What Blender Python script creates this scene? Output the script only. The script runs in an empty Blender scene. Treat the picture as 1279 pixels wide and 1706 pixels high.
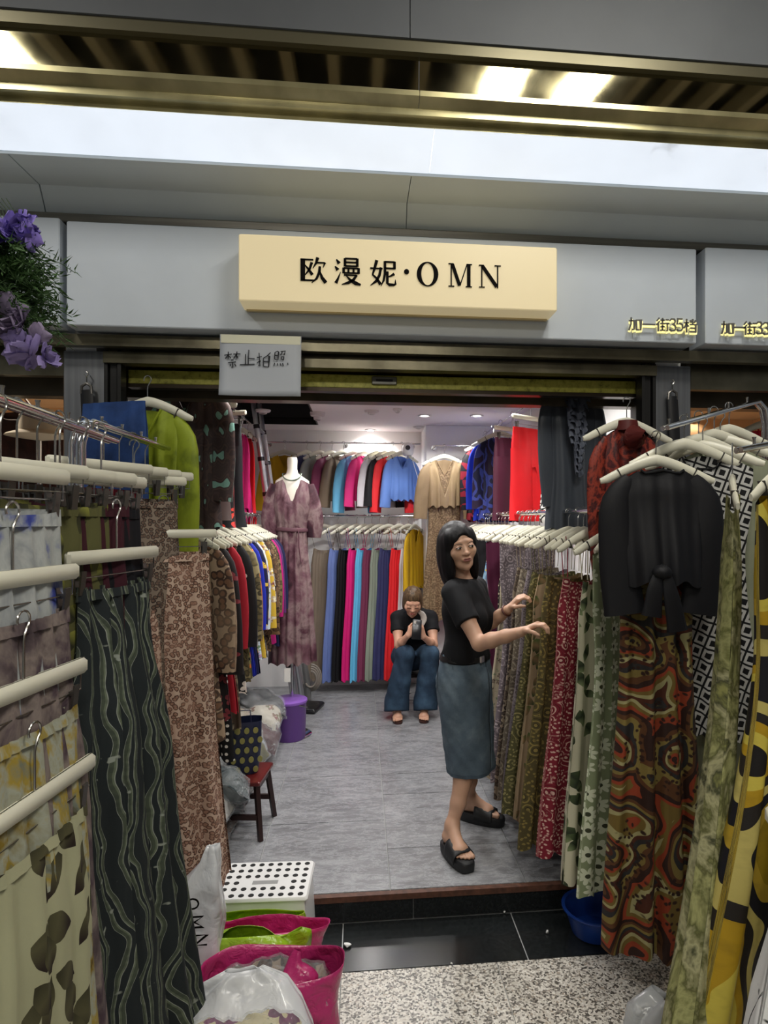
import bpy, bmesh, math, random
import numpy as np
from mathutils import Vector, Matrix
SC = bpy.context.scene
COL = SC.collection
PI = math.pi
# ------------------------------------------------------------------ camera
TH = math.radians(5.71); FPX = 1050.0; CX, CY = 705.0, 868.0; EYE = 1.6
cam = bpy.data.cameras.new('camera'); camo = bpy.data.objects.new('camera', cam); COL.objects.link(camo)
cam.sensor_fit = 'VERTICAL'; cam.sensor_height = 24.0; cam.sensor_width = 18.0
cam.lens = FPX / 1706 * 24.0
cam.shift_x = -(CX - 639.5) / 1706; cam.shift_y = (CY - 853) / 1706
cam.clip_start = 0.02
camo.location = (0, 0, EYE); camo.rotation_euler = (PI / 2, 0, -TH)
SC.camera = camo
# ------------------------------------------------------------------ world, exposure
w = bpy.data.worlds.new('world'); SC.world = w; w.use_nodes = True
w.node_tree.nodes['Background'].inputs[0].default_value = (0.80, 0.85, 0.9, 1)
w.node_tree.nodes['Background'].inputs[1].default_value = 0.16
SC.view_settings.view_transform = 'Standard'; SC.view_settings.look = 'None'
SC.view_settings.gamma = 1.0; SC.view_settings.use_curve_mapping = False
SC.view_settings.exposure = 0.0
P_LOUVRE, P_DOWN, P_STRIP = 21.0, 7.2, 0.88

def ray(px, py):
    a = (px - CX) / FPX
    return Vector((math.sin(TH) + math.cos(TH) * a, math.cos(TH) - math.sin(TH) * a, (CY - py) / FPX))
def atY(px, py, Y):
    d = ray(px, py); t = Y / d.y; return Vector((d.x * t, Y, EYE + d.z * t))
def atZ(px, py, z):
    d = ray(px, py); t = (z - EYE) / d.z; return Vector((d.x * t, d.y * t, z))
def atX(px, py, X):
    d = ray(px, py); t = X / d.x; return Vector((X, d.y * t, EYE + d.z * t))
def xY(px, Y): return atY(px, 800, Y).x
def lerp(a, b, t): return a + (b - a) * t
def lin(c):
    if isinstance(c, str):
        c = c.lstrip('#'); c = [int(c[i:i + 2], 16) / 255 for i in (0, 2, 4)]
    return tuple((v / 12.92 if v <= 0.04045 else ((v + 0.055) / 1.055) ** 2.4) for v in c) + (1.0,)

# ------------------------------------------------------------------ mesh builder
class MB:
    def __init__(s): s.v = []; s.f = []; s.uv = {}
    def add(s, vs, fs, uvs=None):
        b = len(s.v); s.v += [tuple(p) for p in vs]
        if uvs is not None:
            for i, q in enumerate(uvs): s.uv[b + i] = q
        s.f += [tuple(i + b for i in f) for f in fs]; return s
    def box(s, c, size, rz=0.0, M=None, bev=0.0):
        hx, hy, hz = size[0] / 2, size[1] / 2, size[2] / 2
        if bev <= 0:
            vs = [Vector((x, y, z)) for z in (-hz, hz) for x, y in ((-hx, -hy), (hx, -hy), (hx, hy), (-hx, hy))]
            fs = [(3, 2, 1, 0), (4, 5, 6, 7), (0, 1, 5, 4), (1, 2, 6, 5), (2, 3, 7, 6), (3, 0, 4, 7)]
        else:
            b = min(bev, hx * .95, hy * .95, hz * .95); vs = []; fs = []
            ring = lambda dx, dy, z: [Vector((x, y, z)) for x, y in ((-dx + b, -dy), (dx - b, -dy), (dx, -dy + b), (dx, dy - b), (dx - b, dy), (-dx + b, dy), (-dx, dy - b), (-dx, -dy + b))]
            vs = ring(hx - b * .7, hy - b * .7, -hz) + ring(hx, hy, -hz + b) + ring(hx, hy, hz - b) + ring(hx - b * .7, hy - b * .7, hz)
            fs = [tuple(range(7, -1, -1)), tuple(range(24, 32))]
            for k in range(3):
                for i in range(8): j = (i + 1) % 8; fs.append((k * 8 + i, k * 8 + j, k * 8 + 8 + j, k * 8 + 8 + i))
        R = M if M is not None else Matrix.Rotation(rz, 3, 'Z')
        return s.add([R @ v + Vector(c) for v in vs], fs)
    def bx(s, x0, x1, y0, y1, z0, z1, bev=0.0):
        return s.box(((x0 + x1) / 2, (y0 + y1) / 2, (z0 + z1) / 2), (abs(x1 - x0), abs(y1 - y0), abs(z1 - z0)), bev=bev)
    def tube(s, pts, r, n=8, cap=True, flat=1.0, up=None):
        pts = [Vector(p) for p in pts]; m = len(pts)
        rr = r if hasattr(r, '__len__') else [r] * m
        vs = []; fs = []; prev = None
        for i, p in enumerate(pts):
            d = (pts[min(i + 1, m - 1)] - pts[max(i - 1, 0)])
            if d.length < 1e-9: d = Vector((0, 0, 1))
            d.normalize()
            if prev is None:
                a = Vector(up) if up else (Vector((0, 0, 1)) if abs(d.z) < .9 else Vector((1, 0, 0)))
            else: a = prev
            a = (a - d * a.dot(d))
            if a.length < 1e-6: a = d.orthogonal()
            a.normalize(); prev = a; b = d.cross(a)
            for k in range(n):
                t = 2 * PI * k / n
                vs.append(p + (a * math.cos(t) * flat + b * math.sin(t)) * rr[i])
        for i in range(m - 1):
            for k in range(n):
                j = (k + 1) % n; fs.append((i * n + k, i * n + j, (i + 1) * n + j, (i + 1) * n + k))
        if cap: fs += [tuple(range(n - 1, -1, -1)), tuple((m - 1) * n + k for k in range(n))]
        return s.add(vs, fs)
    def lathe(s, prof, n=20, c=(0, 0, 0), cap=True):
        vs = []; fs = []; m = len(prof); c = Vector(c)
        for r, z in prof:
            for k in range(n): t = 2 * PI * k / n; vs.append(c + Vector((r * math.cos(t), r * math.sin(t), z)))
        for i in range(m - 1):
            for k in range(n): j = (k + 1) % n; fs.append((i * n + k, i * n + j, (i + 1) * n + j, (i + 1) * n + k))
        if cap: fs += [tuple(range(n - 1, -1, -1)), tuple((m - 1) * n + k for k in range(n))]
        return s.add(vs, fs)
    def prism(s, poly, y0, y1):
        """polygon in XZ extruded along Y"""
        n = len(poly)
        vs = [(x, y0, z) for x, z in poly] + [(x, y1, z) for x, z in poly]
        fs = [tuple(range(n)), tuple(range(2 * n - 1, n - 1, -1))] + [(i, i + n, (i + 1) % n + n, (i + 1) % n) for i in range(n)]
        return s.add(vs, fs)
    def prof_x(s, prof, x0, x1):
        """closed polygon in YZ extruded along X"""
        n = len(prof)
        vs = [(x0, y, z) for y, z in prof] + [(x1, y, z) for y, z in prof]
        fs = [tuple(range(n - 1, -1, -1)), tuple(range(n, 2 * n))] + [(i, (i + 1) % n, (i + 1) % n + n, i + n) for i in range(n)]
        return s.add(vs, fs)
    def mesh(s, name, mat, smooth=True, ang=40):
        me = bpy.data.meshes.new(name); me.from_pydata([tuple(v) for v in s.v], [], s.f)
        if s.uv:
            ul = me.uv_layers.new(name='UVMap'); li = np.zeros(len(me.loops), dtype=np.int32); me.loops.foreach_get('vertex_index', li)
            arr = np.zeros((len(s.v), 2), dtype=np.float32)
            for i, q in s.uv.items(): arr[i] = q
            ul.data.foreach_set('uv', arr[li].ravel())
        if mat: me.materials.append(mat)
        if smooth:
            me.polygons.foreach_set('use_smooth', [True] * len(me.polygons))
            if ang < 180: me.set_sharp_from_angle(angle=math.radians(ang))
        me.update(); return me
    def build(s, name, mat, parent=None, smooth=True, ang=40):
        return put(s.mesh(name, mat, smooth, ang), name, parent)
def put(me, name, parent=None, loc=None, rz=None):
    o = bpy.data.objects.new(name, me); COL.objects.link(o)
    if parent is not None: o.parent = parent
    if loc is not None: o.location = loc
    if rz is not None: o.rotation_euler = (0, 0, rz)
    return o
def empty(name, loc=(0, 0, 0), rz=0.0):
    o = bpy.data.objects.new(name, None); COL.objects.link(o); o.location = loc; o.rotation_euler = (0, 0, rz); o.empty_display_size = .05
    return o
def tag(o, label=None, cat=None, group=None, kind=None):
    if label: o['label'] = label
    if cat: o['category'] = cat
    if group: o['group'] = group
    if kind: o['kind'] = kind
    return o
def struct(o, label=None): o['kind'] = 'structure'; return tag(o, label)
def copy_tree(o, parent=None):
    c = o.copy(); COL.objects.link(c)
    if parent is not None: c.parent = parent
    for ch in list(o.children): copy_tree(ch, c)
    return c

# ------------------------------------------------------------------ materials
MATS = {}
class NT:
    def __init__(s, name):
        s.m = bpy.data.materials.new(name); s.m.use_nodes = True; s.t = s.m.node_tree; s.b = s.t.nodes['Principled BSDF']
    def n(s, typ, **kw):
        nd = s.t.nodes.new(typ)
        for k, v in kw.items():
            if k.startswith('i_'):
                key = k[2:]; key = int(key) if key.isdigit() else key
                s.set(nd.inputs[key], v)
            else: setattr(nd, k, v)
        return nd
    def set(s, inp, v):
        if hasattr(v, 'is_output') or isinstance(v, bpy.types.NodeSocket): s.t.links.new(v, inp)
        else: inp.default_value = v
    def math(s, op, a, b=0.0, c=None):
        nd = s.t.nodes.new('ShaderNodeMath'); nd.operation = op; s.set(nd.inputs[0], a); s.set(nd.inputs[1], b)
        if c is not None: s.set(nd.inputs[2], c)
        return nd.outputs[0]
    def vmath(s, op, a, b=None, scale=None):
        nd = s.t.nodes.new('ShaderNodeVectorMath'); nd.operation = op; s.set(nd.inputs[0], a)
        if b is not None: s.set(nd.inputs[1], b)
        if scale is not None: s.set(nd.inputs['Scale'], scale)
        return nd.outputs[0]
    def mix(s, f, a, b):
        nd = s.t.nodes.new('ShaderNodeMix'); nd.data_type = 'RGBA'; s.set(nd.inputs[0], f); s.set(nd.inputs[6], a); s.set(nd.inputs[7], b)
        return nd.outputs[2]
    def ramp(s, f, stops, interp='LINEAR'):
        nd = s.t.nodes.new('ShaderNodeValToRGB'); cr = nd.color_ramp; cr.interpolation = interp
        while len(cr.elements) > 1: cr.elements.remove(cr.elements[-1])
        for i, (p, c) in enumerate(stops):
            e = cr.elements[0] if i == 0 else cr.elements.new(p)
            e.position = p; e.color = lin(c) if isinstance(c, str) else c
        s.set(nd.inputs[0], f); return nd.outputs[0]
    def noise(s, vec, scale, detail=3, rough=.5, dist=0):
        nd = s.n('ShaderNodeTexNoise', i_Scale=scale, i_Detail=detail, i_Roughness=rough, i_Distortion=dist); s.set(nd.inputs['Vector'], vec); return nd
    def coord(s, kind='Object'): return s.n('ShaderNodeTexCoord').outputs[kind]
    def bump(s, h, strength=.3, dist=.01):
        nd = s.n('ShaderNodeBump', i_Strength=strength, i_Distance=dist); s.set(nd.inputs['Height'], h); s.t.links.new(nd.outputs[0], s.b.inputs['Normal'])
    def out(s, col=None, rough=None, metal=None):
        if col is not None: s.set(s.b.inputs['Base Color'], col)
        if rough is not None: s.set(s.b.inputs['Roughness'], rough)
        if metal is not None: s.set(s.b.inputs['Metallic'], metal)
        return s.m
def mat(name, col, rough=.5, metal=0.0, emit=None, es=1.0, alpha=1.0, noise=.0, nscale=12, trans=0.0, coat=0.0, spec=.5, bump=0, bscale=60):
    if name in MATS: return MATS[name]
    t = NT(name); c = lin(col)
    if noise > 0:
        nz = t.noise(t.coord(), nscale, 4)
        lo = tuple(v * (1 - noise) for v in c[:3]) + (1,); hi = tuple(min(1, v * (1 + noise)) for v in c[:3]) + (1,)
        t.out(t.ramp(nz.outputs[0], [(.3, lo), (.7, hi)]), rough, metal)
    else: t.out(c, rough, metal)
    if bump: t.bump(t.noise(t.coord(), bscale, 4).outputs[0], bump, .01)
    t.b.inputs['Specular IOR Level'].default_value = spec
    if emit: t.b.inputs['Emission Color'].default_value = lin(emit); t.b.inputs['Emission Strength'].default_value = es
    t.b.inputs['Alpha'].default_value = alpha
    t.b.inputs['Transmission Weight'].default_value = trans; t.b.inputs['Coat Weight'].default_value = coat
    MATS[name] = t.m; return t.m
def brushed(name, c0, c1, rough, metal=1.0, axis=2, sc=60):
    t = NT(name); v = t.coord(); s3 = [sc, sc, sc]; s3[axis] = 2.0
    mp = t.n('ShaderNodeMapping'); t.set(mp.inputs['Vector'], v); mp.inputs['Scale'].default_value = s3
    nz = t.noise(mp.outputs[0], 1.0, 4); n2 = t.noise(v, 3.0, 4)
    t.out(t.mix(n2.outputs[0], t.ramp(nz.outputs[0], [(.3, c0), (.7, c1)]), lin(c0)), rough, metal)
    return t.m
M_steel = brushed('brushed_steel', '8f9194', 'b4b5b8', .38, .95)
M_chrome = mat('chrome', 'd9dadd', .12, 1.0)
M_wire = mat('hook_wire', 'b9b8b4', .25, 1.0)
M_gold = NT('gold_mirror')
_v = M_gold.coord(); M_gold.out(M_gold.ramp(M_gold.noise(_v, 2.5, 5).outputs[0], [(.35, '8d8366'), (.7, 'b3aa86')]), M_gold.ramp(M_gold.noise(_v, 5, 4).outputs[0], [(.3, (.03,) * 3 + (1,)), (.8, (.12,) * 3 + (1,))]), 1.0)
M_gold.bump(M_gold.noise(_v, 1.6, 1).outputs[0], .08, .02); M_gold = M_gold.m
M_brass = mat('brass_trim', 'b5ad84', .3, .8, noise=.3, nscale=6)
M_darkpanel = mat('dark_panel', '5d6063', .6, 0, noise=.08, nscale=3)
M_fascia = mat('fascia_grey', 'c3cad1', .45, noise=.03, nscale=5)
M_soffit = mat('soffit_grey', 'e6edef', .6, noise=.03, nscale=4)
M_strip = NT('light_diffuser'); _nz = M_strip.noise(M_strip.coord(), 4.5, 5, .6)
M_strip.out((.8, .85, .9, 1), .4); M_strip.b.inputs['Emission Color'].default_value = lin('e6effc')
M_strip.t.links.new(M_strip.ramp(_nz.outputs[0], [(.26, (.55,) * 3 + (1,)), (.36, (.92,) * 3 + (1,)), (.6, (1,) * 3 + (1,))]), M_strip.b.inputs['Emission Strength'])
_mm = M_strip.math('MULTIPLY', M_strip.b.inputs['Emission Strength'].links[0].from_socket, P_STRIP); M_strip.t.links.new(_mm, M_strip.b.inputs['Emission Strength']); M_strip = M_strip.m
M_signbox = mat('sign_lightbox', 'd9c9a2', .4, emit='ecd8a8', es=.30)
M_ink = mat('sign_black', '0d0a08', .8, spec=.1)
M_white = mat('white_wall', 'ecebea', .7, noise=.03, nscale=2)
M_ceil = mat('shop_ceiling', 'efe9ea', .7)
M_black = mat('black_plastic', '141416', .45)
M_dark = mat('hole_shade_black', '0d0d0d', .8)

# ------------------------------------------------------------------ corridor and shop floor
FZ = -0.115; YS = 2.72; XL, XR = -1.09, 1.33; YB = 6.2; ZC = 2.48
t = NT('marble_tile'); v = t.coord()
mpv = t.n('ShaderNodeMapping'); t.set(mpv.inputs['Vector'], v); mpv.inputs['Rotation'].default_value = (0, 0, .55); mpv.inputs['Scale'].default_value = (1.0, 2.6, 1)
n1 = t.noise(mpv.outputs[0], 3.0, 8, .72, .3); n2 = t.noise(mpv.outputs[0], 5.5, 12, .82, .25)
base = t.ramp(n1.outputs[0], [(.3, '66676a'), (.5, '818285'), (.7, '9c9da0')])
vein = t.ramp(t.math('ABSOLUTE', t.math('SUBTRACT', n2.outputs[0], .5)), [(0, (1, 1, 1, 1)), (.012, (.35, .35, .35, 1)), (.035, (0, 0, 0, 1))])
t.out(t.mix(t.math('MULTIPLY', vein, .6), base, lin('c4c6ca')), .32); M_marble = t.m
t = NT('granite_speckle'); v = t.coord(); vo = t.n('ShaderNodeTexVoronoi', i_Scale=150.0); t.set(vo.inputs['Vector'], v)
sp = t.ramp(t.n('ShaderNodeSeparateColor', i_0=vo.outputs['Color']).outputs[0], [(0, '57534e'), (.18, '8d8880'), (.4, 'c9c4ba'), (.8, 'dcd8cf'), (.95, 'a79b8c')], 'CONSTANT')
t.out(sp, .3); M_granite = t.m
M_blacktile = mat('black_granite', '1d2021', .22, noise=.35, nscale=90)
M_grout = mat('grout', 'a8a9a9', .8)
M_grout2 = mat('dark_grout', '6d6d6a', .8)
floor = struct(MB().bx(-4, 5, YS + .002, 7.2, FZ - .08, -.008).bx(-4, 5, -4.5, YS + .002, FZ - .08, FZ - .006).build('floor', M_grout, smooth=False), 'grey marble shop floor one step above a speckled corridor floor')
def tile(x0, x1, y0, y1, z, m, name='tile', g=.0025, th=.012):
    return MB().bx(x0 + g, x1 - g, y0 + g, y1 - g, z - th, z, bev=.0012).build(name, m, floor, smooth=False)
xs = [XL - .1, -.47, .13, .73, XR + .1]
for i in range(4):
    ys = [2.735, 3.38, 3.99, 4.60, 5.2, 5.8, 6.3] if i < 2 else [2.735, 3.08, 3.69, 3.99, 4.985, 5.6, 6.3]
    for a, b in zip(ys[:-1], ys[1:]): tile(xs[i], xs[i + 1], a, b, 0, M_marble)
bxs = [-2.2, -1.5, -.79, -.072, .655, 1.38, 2.1, 2.8]
for a, b in zip(bxs[:-1], bxs[1:]):
    tile(a, b, 2.412, YS - .012, FZ, M_blacktile)
    MB().bx(a + .3 + .002, b + .3 - .002, YS - .012, YS + .01, FZ + .003, -.026, bev=.001).build('step_tile', M_blacktile, floor, smooth=False)
for i in range(-4, 5):
    for j in range(5): tile(-.072 + .6 * i, -.072 + .6 * i + .6, 2.412 - .6 * (j + 1), 2.412 - .6 * j, FZ, M_granite, g=.0015)
m = MB(); random.seed(3)
pr = [(YS - .016, -.026), (YS + .012, -.026), (YS + .012, -.001), (YS - .016, -.001)]
m.prof_x(pr, -1.2, 1.45); m.build('step_edge_strip', mat('rust_brown', '5a3a2c', .6, noise=.4, nscale=40), floor, smooth=False)

# ------------------------------------------------------------------ shop shell
struct(MB().bx(XL - .12, XL, YS + .02, YB + .1, 0, 2.75).build('wall_left', M_white, smooth=False), 'white wall along the left side of the shop')
struct(MB().bx(XR, XR + .12, YS + .02, YB + .1, 0, 2.75).build('wall_right', M_white, smooth=False), 'white wall along the right side of the shop')
wb = struct(MB().bx(XL, XR, YB, YB + .1, 0, 2.75).build('wall_back', M_white, smooth=False), 'white back wall of the shop behind the hanging rails')
XCOL = .60
struct(MB().bx(XCOL, XR, 5.75, YB, 0, ZC, bev=.006).build('wall_column', M_white, smooth=False), 'white boxed column in the right rear corner of the shop')
# ceiling with the loft hatch
hx0, hx1 = XL + .02, -.38; hy0, hy1 = 4.75, 5.82
cl = MB().bx(XL, XR, YS + .2, hy0, ZC, ZC + .04).bx(XL, XR, hy1, YB, ZC, ZC + .04).bx(hx1, XR, hy0, hy1, ZC, ZC + .04).bx(XL, hx0, hy0, hy1, ZC, ZC + .04)
ceil = struct(cl.build('ceiling', M_ceil, smooth=False), 'white shop ceiling with downlights and a dark loft hatch')
hz = MB().bx(hx0 - .03, hx0, hy0 - .03, hy1 + .03, ZC + .04, ZC + .55).bx(hx1, hx1 + .03, hy0 - .03, hy1 + .03, ZC + .04, ZC + .55).bx(hx0, hx1, hy1, hy1 + .03, ZC + .04, ZC + .55).bx(hx0, hx1, hy0 - .03, hy0, ZC + .04, ZC + .55).bx(hx0, hx1, hy0, hy1, ZC + .53, ZC + .55)
hz.build('hatch_shaft', mat('hatch_grey', '4a4b4c', .35, .5), ceil, smooth=False)
fr = MB().bx(hx0, hx1, hy0, hy0 + .012, ZC - .004, ZC + .06).bx(hx0, hx1, hy1 - .012, hy1, ZC - .004, ZC + .06).bx(hx1 - .012, hx1, hy0, hy1, ZC - .004, ZC + .06)
fr.build('hatch_trim', mat('hatch_trim', '2b2b2c', .4, .6), ceil, smooth=False)

# ------------------------------------------------------------------ shop front
XF0, XF1 = -3.2, 3.6
def pillar(name, x0, x1, lab):
    r = empty(name, ((x0 + x1) / 2, YS + .12, FZ)); r['kind'] = 'structure'; tag(r, lab)
    w2 = (x1 - x0) / 2
    MB().bx(-w2, w2, -.12, .12, 0.0, 2.30 - FZ, bev=.004).build('steel_cladding', M_steel, r, smooth=False)
    return r
pillar('wall_pillar_left', -1.213, -1.041, 'brushed steel pillar between the clothes shop and its left neighbour')
pillar('wall_pillar_right', 1.31, 1.49, 'brushed steel pillar with a black strap on a hook')
for nm, x0, x1, lb in (('trim_1', -1.041, -.975, 'dark shutter guide channel beside the left steel pillar'), ('trim_2', 1.245, 1.31, 'dark shutter guide channel beside the right steel pillar')):
    q = struct(MB().bx(x0, x1, YS + .0, YS + .03, FZ + .115, 2.3).bx(x0, x0 + .014, YS - .03, YS, 0, 2.3).bx(x1 - .014, x1, YS - .03, YS, 0, 2.3).bx(x0 + .02, x1 - .02, YS - .018, YS, 0, 2.3).build(nm, mat('guide_dark', '3d3c3b', .35, .8), smooth=False), lb)
# lintel with rolled shutter
sh = empty('roller_shutter', (.13, YS + .06, 2.15)); tag(sh, 'rolled up metal shutter with a yellow taped bottom bar over the shop opening', 'shutter')
zb = atY(640, 655, 2.8).z - 2.15
M_tape = NT('yellow_tape'); _n = M_tape.noise(M_tape.coord(), 40, 6, .7); M_tape.out(M_tape.ramp(_n.outputs[0], [(.3, '6d6a2a'), (.45, 'a9a545'), (.7, 'c3bd58')]), .35, .2); M_tape = M_tape.m
MB().bx(-1.11, 1.13, -.0, .05, zb, zb + .016).build('bottom_rail', mat('rail_dark', '4c4338', .3, .9), sh, smooth=False)
MB().bx(-1.11, 1.13, .004, .04, zb + .016, zb + .075, bev=.003).build('bottom_bar', M_tape, sh, smooth=False)
for k in range(3):
    z0 = zb + .075 + k * .062
    MB().prof_x([(.02, z0), (.03, z0 + .005), (.012, z0 + .03), (.03, z0 + .055), (.02, z0 + .062), (.05, z0 + .062), (.05, z0)], -1.11, 1.13).build('slat', M_gold if k != 1 else mat('slat_dark', '3a372c', .3, .8), sh, smooth=False)
for k, zz in ((0, zb + .033), (1, zb + .112)):
    h = MB().bx(-.08, .03, -.010, .004, zz, zz + .034, bev=.003).build('pull_plate', mat('plate_grey', '77766f', .35, .8), sh, smooth=False)
    hh = MB().bx(-.062, .012, -.012, -.0095, zz + .012, zz + .022).build('slot', M_black, h, smooth=False)
b0 = struct(MB().bx(-1.041, 1.31, YS - .04, YS + .02, 2.245, 2.29).bx(-1.041, 1.31, YS - .02, YS + .2, 2.29, 2.5).bx(XF0, XF1, YS - .09, YS - .05, 2.30, 2.345).build('trim_3', mat('lintel_metal', '7a7460', .28, .9, noise=.35, nscale=7), smooth=False), 'tarnished metal lintel under the grey sign panel')
struct(MB().bx(XF0, XF1, YS + .2, YS + .28, 2.15, 2.8).build('wall_over_opening', mat('bulkhead_brown', '5a5142', .35, .5, noise=.3, nscale=6), smooth=False), 'bulkhead above the shop opening')
# sign panels
def fascia(nm, x0, x1, yf, z0, z1, lab):
    r = MB().bx(x0, x1, yf, 2.70, z0, z1, bev=.004).build(nm, M_fascia, smooth=False); tag(r, lab, 'sign panel', 'grey fascia panels above the shops'); return r
F0 = fascia('fascia_panel', -1.13, 1.427, 2.56, 2.358, 2.76, 'wide grey fascia panel carrying the lit cream sign')
F1 = fascia('fascia_panel', 1.468, 3.4, 2.56, 2.358, 2.77, 'grey fascia panel of the neighbour, lettered with number 33')
F2 = fascia('fascia_panel', -3.2, -1.155, 2.56, 2.358, 2.77, 'grey fascia panel of the neighbour behind the hanging purple flowers')
struct(MB().bx(XF0, XF1, 2.60, 2.72, 2.775, 2.81, bev=.004).build('trim_4', brushed('worn_steel', '6b6861', '96938b', .3, .9, 0), smooth=False), 'worn steel strip above the fascia panels')
# soffit, diffuser and bulkhead, in bays that meet at a seam
xsm = xY(681, 2.5)
sof = empty('trim_5', (0, 2.5, 2.82)); sof['kind'] = 'structure'; tag(sof, 'pale grey stepped soffit panels below the light strip')
bays = [(-3.2, -1.25), (-1.245, xsm - .0015), (xsm + .0015, 1.85), (1.855, 3.6)]
pf = [(2.66, 2.81), (2.64, 2.85), (2.60, 2.915), (2.35, 2.905), (2.35, 2.93), (2.7, 2.95), (2.7, 2.81)]
for a, b in bays: MB().prof_x([(y - 2.5, z - 2.82) for y, z in pf], a, b).build('soffit_panel', M_soffit, sof, smooth=False)
lt = empty('light_strip', (0, 2.27, 2.9)); tag(lt, 'long glowing white diffuser strip above the shop sign', 'light')
xs2 = xY(719, 2.27)
for a, b in [(-3.2, -1.3), (-1.298, xs2 - .001), (xs2 + .001, 2.05), (2.052, 3.6)]:
    MB().prof_x([(2.352 - 2.27, .004), (2.345 - 2.27, .02), (2.20 - 2.27, .085), (2.185 - 2.27, .068)], a, b).build('diffuser', M_strip, lt, smooth=False)
MB().prof_x([(2.354 - 2.27, -.006), (2.36 - 2.27, -.006), (2.36 - 2.27, .03), (2.354 - 2.27, .03)], -3.2, 3.6).build('lower_edge', M_soffit, lt, smooth=False)
bk = empty('trim_6', (0, 2.12, 3.0)); bk['kind'] = 'structure'; tag(bk, 'gold mirror strip with brass trims under dark grey bulkhead panels')
MB().prof_x([(.065, -.03), (.065, .0), (.10, .0), (.10, -.03)], -3.2, 3.6).prof_x([(.03, -.01), (.03, .012), (.07, .012), (.07, -.01)], -3.2, 3.6).build('lower_trim', M_brass, bk, smooth=False)
xg = xY(698, 2.13)
for a, b in [(-3.2, xg - .001), (xg + .001, 3.6)]:
    MB().prof_x([(.03, .012), (-.01, .03), (-.01, .048), (.04, .048), (.06, .012)], a, b).build('brass_moulding', M_brass, bk, smooth=False)
    MB().prof_x([(.02, .048), (.01, .185), (.03, .185), (.04, .048)], a, b).build('mirror', M_gold, bk, smooth=False)
MB().prof_x([(-.012, .175), (-.012, .215), (.03, .215), (.03, .175)], -3.2, 3.6).build('upper_trim', mat('dull_brass', '6f6a55', .4, .7), bk, smooth=False)
xq = xY(683, 2.1)
for a, b in [(-3.2, -1.2), (-1.198, xq - .0015), (xq + .0015, 1.9), (1.902, 3.6)]:
    MB().bx(a, b, -.02, .03, .215, 1.3).build('bulkhead_panel', M_darkpanel, bk, smooth=False)
# corridor ceiling: baffles and louvre lamps
ZK = 3.9
struct(MB().bx(-4, 5, -4.5, 2.16, ZK + .12, ZK + .16).build('ceiling_corridor', mat('corridor_void', '2a2b2c', .8), smooth=False), 'dark corridor ceiling above beige baffles')
M_baf = mat('baffle', 'd5c9b2', .6)
bafme = MB().bx(-.03, .03, -4.4, 2.1, 0, .1).mesh('ceiling_baffle', M_baf, False)
bafc = empty('ceiling_baffles', (0, 0, ZK)); struct(bafc, 'row of beige ceiling baffles over the corridor')
for i in range(-14, 18):
    x = .1 + i * .25
    if any(abs(x - lx) < .2 for lx in ()): continue
    put(bafme, 'baffle', bafc, (x, 0, 0))
M_louv = mat('louvre_glow', 'fffbe8', .5, emit='fff6d2', es=9.0)
M_lfr = mat('louvre_frame', 'd8d4c4', .4, .3)
for i, (lx, ly) in enumerate([(.80, .75), (1.25, .75), (-1.87, .75), (.62, -1.6), (-1.1, -1.6), (-.3, -1.6)]):
    r = empty('ceiling_lamp', (lx, ly, ZK - .02)); tag(r, 'square louvre ceiling lamp with bright tubes over the corridor', 'lamp', 'louvre lamps in the corridor ceiling')
    MB().bx(-.11, .11, -.45, .45, .09, .11).build('housing', M_lfr, r, smooth=False)
    for k in (-.07, -.015, .06): MB().tube([(k, -.42, .05), (k, .42, .05)], .016, 8).build('tube', M_louv, r)
    lv = MB()
    for k in range(4): lv.bx(-.11, .11, -.45 + k * .3 - .008, -.45 + k * .3 + .008, -.01, .07)
    lv.bx(-.11, -.10, -.45, .45, -.01, .09).bx(.10, .11, -.45, .45, -.01, .09).build('louvre', M_lfr, r, smooth=False)
    L = bpy.data.lights.new('lamp_light', 'AREA'); L.shape = 'RECTANGLE'; L.size = .2; L.size_y = .84; L.energy = P_LOUVRE; L.color = (1, .97, .91)
    lo = bpy.data.objects.new('lamp_light', L); COL.objects.link(lo); lo.parent = r; lo.location = (0, 0, -.02)
struct(MB().bx(-4, 5, -4.6, -4.5, FZ, ZK).build('wall_corridor', mat('far_wall', '8f8c86', .7), smooth=False), 'plain wall across the corridor')

# shop downlights
M_glow = mat('downlight_glow', 'ffffff', .4, emit='fffdf8', es=14.0)
M_rim = mat('downlight_rim', 'c9c6c6', .3, .5)
def downlight(x, y, lab='round tilted downlight set in the shop ceiling', power=None, grp='downlights in the shop ceiling', z=None, col=(1, .98, .95)):
    z = ZC if z is None else z
    r = empty('downlight', (x, y, z)); tag(r, lab, 'ceiling light', grp)
    MB().lathe([(.042, .0), (.055, -.001), (.058, -.006), (.044, -.008), (.04, .012)], 20, cap=False).build('rim', M_rim, r)
    MB().box((0, 0, -.002), (.055, .03, .012), M=Matrix.Rotation(.45, 3, 'X')).build('lens', M_glow, r, smooth=False)
    L = bpy.data.lights.new('downlight_light', 'SPOT'); L.energy = (power or P_DOWN) * 4; L.shadow_soft_size = .045; L.spot_size = 2.6; L.spot_blend = .6; L.color = col
    lo = bpy.data.objects.new('downlight_light', L); COL.objects.link(lo); lo.parent = r; lo.location = (0, 0, -.03)
    return r
for (px, py) in [(707, 692), (617, 716), (794, 692), (773, 711)]:
    p = atZ(px, py, ZC); downlight(p.x, p.y)
for x, y in [(-.45, 3.15), (.25, 3.15), (.85, 3.15), (-.45, 3.95), (.25, 4.0), (.85, 3.9), (-.2, 4.7)]: downlight(x, y)
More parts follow.
